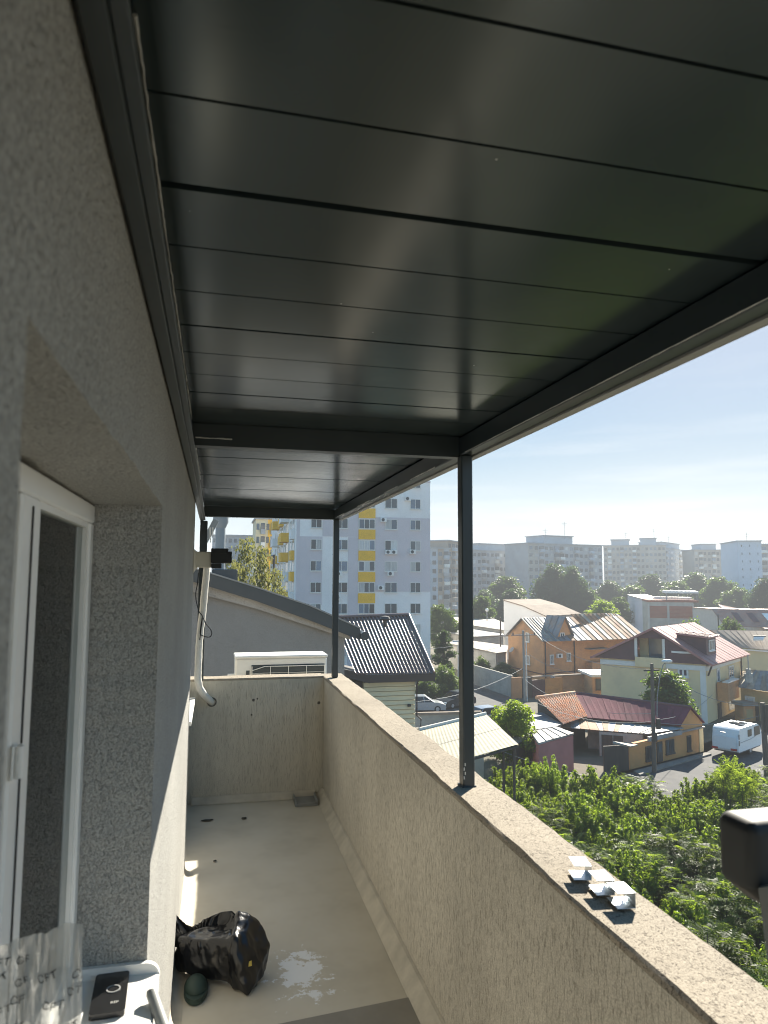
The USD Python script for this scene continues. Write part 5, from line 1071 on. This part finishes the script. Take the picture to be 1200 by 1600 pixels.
cl_ = tube([fs1.P(.3, zb0 + H*.40, .012), fs1.P(Ls*.5, zb0 + H*.42, .012), fs1.P(Ls*.95, zb0 + H*.54, .012)], .015, 5); obj('side_stripe', cl_, 'steel', cvn)
for a, d in ((.42, .3), (.50, .62), (.60, .35)): fs1.box('roof_hatch', 'car_glass', Ls*a - .25, Ls*a + .25, zt0 + .003, zt0 + .09, -fr1.L*d - .25, -fr1.L*d + .25)
for d in (-.02, -fr1.L + .25):
    w_ = trimesh.creation.cylinder(.34, .2, sections=18); w_.apply_transform(trimesh.geometry.align_vectors([0, 0, 1], fs1.n)); w_.apply_translation(fs1.P(Ls*.52, .34, d - .12)); w_o = obj('wheel', w_, 'tyre', cvn)
    w_ = trimesh.creation.cylinder(.19, .21, sections=14); w_.apply_transform(trimesh.geometry.align_vectors([0, 0, 1], fs1.n)); w_.apply_translation(fs1.P(Ls*.52, .34, d - .118)); obj('rim', w_, 'rim', w_o)
obj('drawbar', tube([fs1.P(Ls - .1, zb0, -fr1.L/2), fs1.P(Ls + 1.2, zb0 - .02, -fr1.L/2)], .06, 6), 'steel', cvn)
fs1.box('skirt', 'ac_dark', .1, Ls - .2, zb0 - .1, zb0 - .002, -fr1.L + .1, -.06)
# ---------------------------------------------------------------- cars
def car(label, loc, rot, paint, L=4.2, W=1.75, H=1.48, hatch=True):
    t = thing('parked_car', label, 'car', (loc[0], loc[1], .012), rot)
    low = [(-L/2, .35), (-L/2 + .03, .75), (-L/2 + .25, .92), (L*.18, .95), (L*.36, .86), (L/2 - .12, .72), (L/2, .50), (L/2 - .05, .25), (-L/2 + .1, .25)]
    cab = [(-L/2 + .22, .90), (-L*.36 if hatch else -L*.25, H - .06), (-L*.20, H), (L*.02, H - .01), (L*.23, .93)]
    def ex(pts, w, tap=0.0):
        p = sg.Polygon(pts).buffer(.03, 3); m = trimesh.creation.extrude_polygon(p, w, engine='earcut'); v = m.vertices.copy(); y = v[:, 2] - w/2
        if tap: y = y*(1 - tap*np.clip((v[:, 1] - .9)/(H - .9), 0, 1))
        m.vertices = np.c_[v[:, 0], y, v[:, 1]]; m.fix_normals(); return m
    obj('body', ex(low, W), paint, t, smooth=30)
    obj('glasshouse', ex(cab, W*.92, .16), 'car_glass', t, smooth=30)
    rf = [(-L*.34, H - .02), (-L*.20, H + .035), (L*.02, H + .03), (L*.06, H - .03)]
    obj('roof', ex(rf, W*.78), paint, t, smooth=30)
    pil = MB()
    for s in (-1, 1):
        for (xa, za, xb, zb) in ((L*.23, .95, L*.03, H), (-.05, .95, -.10, H), (-L*.40, .95, -L*.30, H)):
            ya, yb = s*W*.465, s*W*.392; pil.add(tube([(xa, ya, za), (xb, yb, zb)], .04, 5))
    obj('pillars', pil, paint, t)
    for sx_ in (-1, 1):
        for sy in (-1, 1):
            c = (sx_*L*.30, sy*(W/2 - .09), .31); w_ = obj('wheel', cyl(c, .31, .2, 18, 'y'), 'tyre', t); obj('rim', cyl((c[0], c[1] + sy*.012, c[2]), .19, .2, 14, 'y'), 'rim', w_)
    for sy in (-1, 1):
        obj('headlight', rbox(L/2 - .22, L/2 + .015, sy*(W/2 - .22) - .18, sy*(W/2 - .22) + .18, .58, .72, .03), 'lamp_white', t)
        obj('tail_light', rbox(-L/2 - .012, -L/2 + .1, sy*(W/2 - .18) - .13, sy*(W/2 - .18) + .13, .68, .88, .02), 'red_lens', t)
    return t
P = atz(662, 1111, 0); car('silver hatchback parked nearest the cream siding house', P, -8, 'car_silver')
P = atz(712, 1104, 0); car('black car parked nose-in behind the silver hatchback', P, 205, 'car_black', H=1.5)
P = atz(768, 1130, 0); car('pale blue-grey car parked right of the thick post behind the lean-to', P, 10, 'car_blue')
# ---------------------------------------------------------------- poles, lamps and wires
def pole(name, label, x, yb, yt, r, m, zb=0, xt=None):
    P = atz(x, yb, zb); zt = up(P, yt); t = thing(name, label, 'pole'); Tt = V(P[0], P[1], zt)
    if xt is not None: Tt = aty(xt, yt, P[1])
    obj('shaft', tube([P, P*.5 + Tt*.5, Tt], [r, r*.85, r*.7], 10), m, t, smooth=60); return t, P, Tt
p1, B1, T1 = pole('utility_pole', 'concrete utility pole in front of the orange gable wall', 820.5, 1096, 985, .17, 'concrete_pole', xt=817.5)
obj('crossarm', tube([T1 + V(-1.4, 0, -.5), T1 + V(1.5, 0, -.5)], .06, 6), 'steel', p1); obj('side_pipe', tube([B1 + V(.2, -.1, 0), T1 + V(.28, -.1, -1.2)], .05, 6), 'lamp_white', p1); obj('insulators', MB().add(cyl(T1 + V(-1.2, 0, -.35), .07, .25, 8)).add(cyl(T1 + V(1.3, 0, -.35), .07, .25, 8)), 'ac_dark', p1)
p2, B2_, T2 = pole('utility_pole', 'dark wooden utility pole with a street lamp in front of the orange street house', 1022.5, 1207, 1037, .16, 'wood_pole', xt=1018.5)
obj('crossarm', tube([T2 + V(-.62, 0, -.45), T2 + V(.55, 0, -.45)], .06, 6), 'wood_dark', p2)
la_ = [T2 + V(.2, -.1, -3.6), T2 + V(.28, -.1, -2.2), T2 + V(.5, -.1, -1.0), T2 + V(.8, -.1, -.1), T2 + V(1.05, -.1, .12)]; obj('lamp_arm', tube(la_, .035, 7), 'steel', p2)
lh = trimesh.creation.icosphere(2, 1); lh.vertices *= V(.42, .18, .14); lh.apply_translation(T2 + V(1.12, -.1, .16)); obj('lamp_head', lh, 'lamp_white', p2, smooth=60)
obj('junction_box', MB().add(rbox(T2[0] - .28, T2[0] + .05, T2[1] - .32, T2[1] - .12, T2[2] - 5.2, T2[2] - 4.6, .02)).add(rbox(T2[0] + .08, T2[0] + .36, T2[1] - .3, T2[1] - .12, T2[2] - 4.4, T2[2] - 3.7, .02)), 'wood_dark', p2)
p3, B3, T3 = pole('utility_pole', 'dark leaning wooden pole at the right edge beside the caravan', 1199, 1216, 1098, .21, 'wood_pole', xt=1191)
obj('notice_board', rbox(T3[0] - .1, T3[0] + 1.6, T3[1] - .30, T3[1] - .22, T3[2] - 1.9, T3[2] - .1, .02), 'wood_dark', p3)
p4, B4, T4 = pole('street_lamp', 'slim pale street lamp post left of the thick post, beside the dark cypress', 716, 1068, 1003, .07, 'lamp_white')
obj('lamp_head', rbox(T4[0] - .75, T4[0] + .15, T4[1] - .2, T4[1] + .2, T4[2], T4[2] + .16, .05), 'lamp_white', p4)
Pq = aty(427, 930, 60); p5 = thing('street_lamp', 'dark street lamp post standing in front of the sparse pale trees', 'pole'); obj('shaft', tube([(Pq[0], Pq[1], 0), (Pq[0], Pq[1], up(Pq, 867))], [.14, .10], 8), 'wood_dark', p5); zl5 = up(Pq, 868); obj('lamp_arm', tube([(Pq[0], Pq[1], zl5), (Pq[0] - .6, Pq[1], zl5 - .05), (Pq[0] - .8, Pq[1], zl5 - .15)], .06, 6), 'steel', p5)
for k, (x, yb, yt, D, lab) in enumerate(((782, 984, 965, 96, 'thin dark pole on the sheds left of the orange gable'), (1123, 985, 960, 105, 'thin dark pole on the red roof at the right'), (761, 968, 953, 140, 'pale lamp pole with round head left of the white building'))):
    P = aty(x, yb, D); t = thing('thin_pole', lab, 'pole'); obj('shaft', tube([V(P[0], P[1], 0), V(P[0], P[1], up(P, yt))], .10, 6), 'wood_dark' if k < 2 else 'steel', t)
    if k == 2: b_ = trimesh.creation.icosphere(2, .35); b_.apply_translation((P[0], P[1], up(P, yt))); obj('lamp_head', b_, 'lamp_white', t, smooth=60)
W_ = [(T1 + V(-1.3, 0, -.3), aty(560, 1012, 70), .8, 'wire from the concrete pole away to the left, upper'), (T1 + V(1.3, 0, -.3), T2 + V(-.5, 0, -.35), .9, 'wire between the concrete pole and the wooden lamp pole, upper'),
      (T1 + V(0, 0, -4.0), aty(600, 1098, 60), 1.0, 'thick cable bundle from the concrete pole left across the lane'), (T1 + V(0, 0, -5.2), T2 + V(0, -.2, -3.3), 1.2, 'sagging cable from the concrete pole to the middle of the wooden lamp pole'),
      (T2 + V(.5, 0, -.4), T3 + V(0, 0, -.2), .7, 'wire from the wooden lamp pole top to the leaning pole'), (T2 + V(.2, 0, -4.0), T3 + V(0, 0, -.8), .35, 'cable across the villa from the lamp pole to the leaning pole'),
      (T2 + V(.2, 0, -3.8), v2_.P(1, ze - 3.0, .2), .5, 'cable rising from the lamp pole to the cream villa wall'), (T2 + V(0, 0, -3.9), atz(838, 1098, 4.0), .6, 'cable from the lamp pole over the maroon roof to the clay tiled shed'),
      (T1 + V(.1, 0, -2.2), v1_.P(.3, ze - 1.5, .2), 1.0, 'cable from the concrete pole to the left corner of the cream villa'), (aty(640, 988, 110), aty(800, 984, 110), .4, 'pair of thin wires crossing left of the white building'),
      (T2 + V(0, 0, -8.0), aty(780, 1172, 44), .5, 'low cable running left from the lamp pole in front of the sheds')]
for a, b, sag, lab in W_: tag(obj('overhead_wire', tube(catenary(a, b, sag), .017, 5), 'steel'), lab, 'wire')

# ---------------------------------------------------------------- vegetation
def leaf_quads(c, nrm, size, q, asp=.6):
    """one pointed leaf (4 corners, 2 triangles) at each point c"""
    n = len(c); t = q.normal(size=(n, 3)); t -= nrm*(t*nrm).sum(1, keepdims=True); t /= np.linalg.norm(t, axis=1, keepdims=True); b = np.cross(nrm, t); s = size[:, None]
    v = np.stack([c - t*s*.5, c + b*s*asp*.5 + nrm*s*.06, c + t*s*.5, c - b*s*asp*.5 + nrm*s*.06], 1).reshape(-1, 3)
    i = np.arange(n)[:, None]*4; return v, np.vstack([i + [0, 1, 2], i + [0, 2, 3]])
def make_tree(name, label, seed, leaf, h=8.0, r=3.0, base=.18, nl=7000, size=.42, lumps=26, sparse=1.0, group=None, trunk=.16, loc=(0, 0, 0), scale=1, rot=0):
    q = np.random.default_rng(seed); t = thing(name, label, 'tree', loc, rot, group, scale)
    tb = MB(); tb.add(tube([(0, 0, -.1), (.05, 0, h*.3), (.0, .1, h*.62)], [trunk*1.3, trunk, trunk*.35], 8))
    cs, rs_ = [], []
    for k in range(lumps):
        z = base + (1 - base)*((k + .5)/lumps); prof = math.sin(math.pi*min(1, max(.06, (z - base*.6)/(1 - base*.55)))**.8)**.75
        a = q.uniform(0, 2*math.pi); rad = r*prof*math.sqrt(q.uniform(.12, 1.0))*.80
        cs.append((rad*math.cos(a), rad*math.sin(a), h*z*.95)); rs_.append(r*q.uniform(.26, .46)*(.65 + .4*prof))
    cs, rs_ = np.array(cs), np.array(rs_)
    for k in q.choice(lumps, min(lumps, 11), replace=False):
        c = cs[k]; s0 = V(0, 0, max(h*.15, c[2]*.55)); tb.add(tube([s0, s0*.45 + c*.55 + V(0, 0, -.2), c], [trunk*.5, trunk*.3, trunk*.1], 5))
    obj('trunk', tb, 'bark', t)
    w = rs_**2; idx = q.choice(lumps, nl, p=w/w.sum()); d = q.normal(size=(nl, 3)); d /= np.linalg.norm(d, axis=1, keepdims=True)
    rr = rs_[idx]*np.clip(q.normal(.86, .22, nl), .2, 1.25); c = cs[idx] + d*rr[:, None]*V(1, 1, .8)
    c += (meshkit.noise(c*1.7 + seed)[:, None] - .5)*d*.5
    nn = d*.6 + q.normal(size=(nl, 3))*.6 + V(0, 0, .35); nn /= np.linalg.norm(nn, axis=1, keepdims=True)
    v, f = leaf_quads(c, nn, size*q.uniform(.6, 1.3, nl), q); obj('crown', trimesh.Trimesh(v, f, process=False), leaf, t); return t
TR = {}
def plant(kind, label, x, ytop, wpx, Y, hfrac=None, rot=None, ybase=None):
    P = aty(x, ytop, Y); top = P[2]; h, r = PROTO[kind][2], PROTO[kind][3]; dist = np.linalg.norm(P - EYE); w = wpx*dist/1109*.96
    loc, sc = (P[0], P[1], 0.0), (w/(2*r), w/(2*r), top/(h*1.04)); rot = (x*37 % 360) if rot is None else rot
    if kind not in TR: TR[kind] = make_tree(PROTO[kind][0], label, PROTO[kind][4], PROTO[kind][1], h, r, loc=loc, scale=sc, rot=rot, **PROTO[kind][5]); return TR[kind]
    return dup(TR[kind], loc, rot, sc, label)
PROTO = {'round': ('leafy_tree', 'leaf_mid', 8.0, 3.0, 3, dict(nl=9000, size=.40)), 'dark': ('dense_tree', 'leaf_dark', 9.0, 3.2, 4, dict(nl=9000, size=.42, lumps=34)), 'bright': ('green_tree', 'leaf_bright', 6.0, 2.4, 5, dict(nl=7000, size=.30, lumps=22)),
         'cypress': ('cypress_tree', 'leaf_dark', 8.0, 1.3, 6, dict(nl=6000, size=.26, base=.05, lumps=30)), 'sparse': ('sparse_tree', 'leaf_pale', 15.0, 2.6, 8, dict(nl=8000, size=.22, lumps=46, base=.25, trunk=.12)),
         'bush': ('garden_bush', 'leaf_mid', 3.0, 2.0, 9, dict(nl=6000, size=.24, base=.05, lumps=24, trunk=.05))}
for a in (('round', 'round green tree in front of the long block with the roof pergola', 789, 897, 78, 205), ('dark', 'biggest dark tree, two-humped left half, before the dark stepped block', 862, 878, 72, 190), ('dark', 'tall tree joined to the right side of the biggest dark tree', 896, 882, 58, 185),
          ('dark', 'low dark tree filling the gap left of the round green tree', 755, 920, 50, 195), ('round', 'bright hedge-like tree right of the tall white block', 688, 941, 58, 120), ('round', 'tree just right of the thick post above the shed roofs', 752, 928, 46, 150), ('dark', 'dark tree between the round tree and the white building', 800, 918, 60, 175),
          ('dark', 'dark wide tree below the right end of the stepped block', 950, 905, 60, 215), ('round', 'tree below the warm-toned towers, left of centre', 985, 912, 62, 210), ('dark', 'dark tree against the blue-grey shaded block', 1015, 895, 60, 230), ('round', 'tree right before the brick building canopy', 1055, 905, 62, 215), ('dark', 'large tree left of the pinkish far block', 1090, 892, 70, 220),
          ('round', 'pale tree in front of the pinkish far block', 1125, 898, 62, 200), ('round', 'lower tree under the pale blue tower', 1150, 915, 50, 185), ('dark', 'dark tree at the right edge in front of the light block', 1196, 901, 52, 165), ('bright', 'small bright tree behind the tin roofs of the orange house', 941, 936, 58, 140), ('round', 'tree behind the white building, right', 915, 918, 60, 185), ('round', 'tree between brick building and stepped block', 968, 930, 40, 170),
          ('cypress', 'dark upright cypress beside the pale street lamp', 693, 977, 40, 84), ('bush', 'grey-green bush behind the parked cars', 692, 1042, 62, 78), ('bush', 'low bush against the white block behind the tiled roof', 668, 1062, 50, 76), ('dark', 'dark climbing bush in the lane beside the orange gable house', 785, 1034, 44, 84), ('bush', 'bush at the wall below the sheds', 752, 1028, 40, 88),
          ('round', 'leafy garden tree in front of the cream villa', 1040, 1042, 96, 54), ('bush', 'bush below the grey block gable, left', 1085, 970, 60, 104), ('bush', 'bush below the skylight roof, right', 1142, 969, 58, 98), ('bush', 'small bush on the yard wall of the gabled house', 889, 1066, 24, 78),
          ('bright', 'bright young tree growing beside the cream lean-to roof', 803, 1092, 84, 47), ('bright', 'second bright sapling right behind the cream lean-to', 776, 1108, 44, 50),
          ('sparse', 'sparse spring-green tree nearest the yellow and white block', 410, 822, 86, 40), ('sparse', 'sparse tallest tree in the middle of the far left group', 388, 806, 92, 38), ('sparse', 'sparse lower tree left of the far left group, beside the flue', 364, 842, 74, 36), ('sparse', 'wispy tree behind the dark lamp post', 432, 862, 60, 44)):
    plant(*a)

# shrubs of the overgrown plot
def frond(L, n, q, droop, lw):
    """pinnate leaf along +x"""
    v, f = [], []; s = np.linspace(0, 1, n + 1)[1:]
    ax = np.c_[L*s, np.zeros(n), L*(.35*s - droop*s*s)]
    for i, p in enumerate(ax):
        l = lw*(1 - .55*abs(s[i] - .45))*q.uniform(.85, 1.15)
        for sd in (-1, 1):
            d = V(.45, sd*.9, -.28 + q.normal(0, .12)); d /= np.linalg.norm(d); w = V(.9, -sd*.42, .1)*l*.17; b = len(v)
            v += [p, p + d*l*.45 + w, p + d*l, p + d*l*.45 - w]; f += [[b, b+1, b+2], [b, b+2, b+3]]
    return np.array(v), np.array(f)
def make_shrub(name, label, leaf, seed, kind, h=2.4, r=1.5, loc=(0, 0, 0), rot=0, scale=1, group=None):
    q = np.random.default_rng(seed); t = thing(name, label, 'shrub', loc, rot, group, scale); st_ = MB(); V_, F_, n = [], [], 0
    for k in range({'frond': 13, 'sprig': 26}[kind]):
        a = q.uniform(0, 2*math.pi); rr = r*math.sqrt(q.uniform(0, 1))*(.62 if kind == 'frond' else .8); hh_ = h*q.uniform(.6, 1.0)*(1 - .25*rr/r); tip = V(rr*math.cos(a), rr*math.sin(a), hh_); b0 = V(rr*.3*math.cos(a), rr*.3*math.sin(a), 0); m_ = b0*.5 + tip*.5 + V(0, 0, .1)
        st_.add(tube([b0, m_, tip], [.03, .02, .008], 4))
        if kind == 'frond':
            for j in range(13):
                u = q.uniform(.45, 1.0); p = m_*(1-u)*1 + tip*u if u > .5 else m_; v, f = frond(q.uniform(.45, .8), 8, q, q.uniform(.35, .8), .19)
                th_, el = q.uniform(0, 2*math.pi), q.uniform(-.1, .75); ce, se_ = math.cos(el), math.sin(el); v = np.c_[v[:, 0]*ce - v[:, 2]*se_, v[:, 1], v[:, 0]*se_ + v[:, 2]*ce]; c, s = math.cos(th_), math.sin(th_)
                v = np.c_[v[:, 0]*c - v[:, 1]*s, v[:, 0]*s + v[:, 1]*c, v[:, 2]] + p; V_.append(v); F_.append(f + n); n += len(v)
        else:
            nl = 210; u = q.uniform(.2, 1.0, nl)[:, None]; c = np.where(u < .5, b0*(1 - 2*u) + m_*2*u, m_*(2 - 2*u) + tip*(2*u - 1)); d = q.normal(size=(nl, 3)); d[:, 2] = np.abs(d[:, 2])*.6; d /= np.linalg.norm(d, axis=1, keepdims=True)
            c = c + d*(.08 + .42*q.random((nl, 1)))*(1.2 - u); nn = d + V(0, 0, .5); nn /= np.linalg.norm(nn, axis=1, keepdims=True); v, f = leaf_quads(c, nn, q.uniform(.08, .16, nl), q, .6); V_.append(v); F_.append(f + n); n += len(v)
    obj('stems', st_, 'bark', t); obj('leaves', trimesh.Trimesh(np.vstack(V_), np.vstack(F_), process=False), leaf, t); return t
SG, SL = 'shrubs of the overgrown plot below the parapet', 'feathery-leaved green shrub in the dense overgrown plot below the parapet'
SG2, SL2 = 'small-leaved bushes of the overgrown plot', 'small-leaved bright bush with upright sprigs in the overgrown plot below the parapet'
plot = sg.Polygon([tuple(atz(x, y, 1.9)[:2]) for x, y in ((775, 1215), (805, 1203), (900, 1212), (950, 1216), (1010, 1228), (1090, 1228), (1150, 1208), (1260, 1190), (1290, 1620), (1000, 1480), (860, 1330), (772, 1262))])
q = np.random.default_rng(21); spots = []
bx_ = plot.bounds; tries = 0
while tries < 6000 and len(spots) < 230:
    tries += 1; p = q.uniform(bx_[:2], bx_[2:])
    if plot.contains(sg.Point(p)) and all((p[0]-s[0])**2 + (p[1]-s[1])**2 > 1.15**2 for s in spots): spots.append(p)
SH = {}
for i, p in enumerate(spots):
    k = 'frond' if meshkit.noise(V(p[0]*.16, p[1]*.16, 4.2)) + q.normal(0, .12) > .42 else 'sprig'; v_ = k + str(i % 2); sc = q.uniform(.75, 1.2)*(1.12 if i % 9 == 0 else 1)
    lab, grp = (SL, SG) if k == 'frond' else (SL2, SG2); loc, rot = (p[0], p[1], -.05), q.uniform(0, 360)
    if v_ not in SH: SH[v_] = make_shrub('feathery_shrub' if k == 'frond' else 'sprig_bush', lab, 'leaf_frond' if k == 'frond' else 'leaf_bright', 40 + i, k, loc=loc, rot=rot, scale=sc, group=grp)
    else: dup(SH[v_], loc, rot, (sc, sc, sc*q.uniform(.85, 1.15)), lab, grp)
# the tall sprouts standing out against the street
for x, yt, Y in ((1136, 1170, 33), (1160, 1190, 31.5), (1115, 1200, 34.5)):
    P = aty(x, yt, Y); dup(SH['frond0'], (P[0], P[1], 0), x % 360, (.62, .62, P[2]/2.5), 'tall feathery sprout standing up before the caravan, ' + {1136: 'tallest', 1160: 'right-hand one', 1115: 'left-hand low one'}[x], 'tall sprouts')
# ground cover between the shrubs
n = 16000; c = []
while len(c) < n:
    p = q.uniform(bx_[:2], bx_[2:], (4000, 2)); ok_ = [x for x in p if plot.buffer(2.5).contains(sg.Point(x))]; c += ok_
c = np.array(c[:n]); c = np.c_[c, .05 + .5*q.random(n)**1.5]; nn = q.normal(size=(n, 3))*.5 + V(0, 0, 1); nn /= np.linalg.norm(nn, axis=1, keepdims=True); v, f = leaf_quads(c, nn, q.uniform(.12, .32, n), q)
tag(obj('undergrowth', trimesh.Trimesh(v, f, process=False), 'leaf_mid'), 'leafy ground cover under the shrubs of the overgrown plot', 'ground cover', kind='stuff')

# ---------------------------------------------------------------- air
if HAZE:
    mats['haze'] = usdkit.material(stage, '/World/Looks/haze', {'v': ('principled_volume', {'color': (0.86, 0.92, 1.0), 'density': HAZE, 'anisotropy': 0.3})}, [], volume='v.volume')
    tag(obj('haze', box(-520, 720, -320, 920, -1.5, 42), 'haze'), kind='stuff')
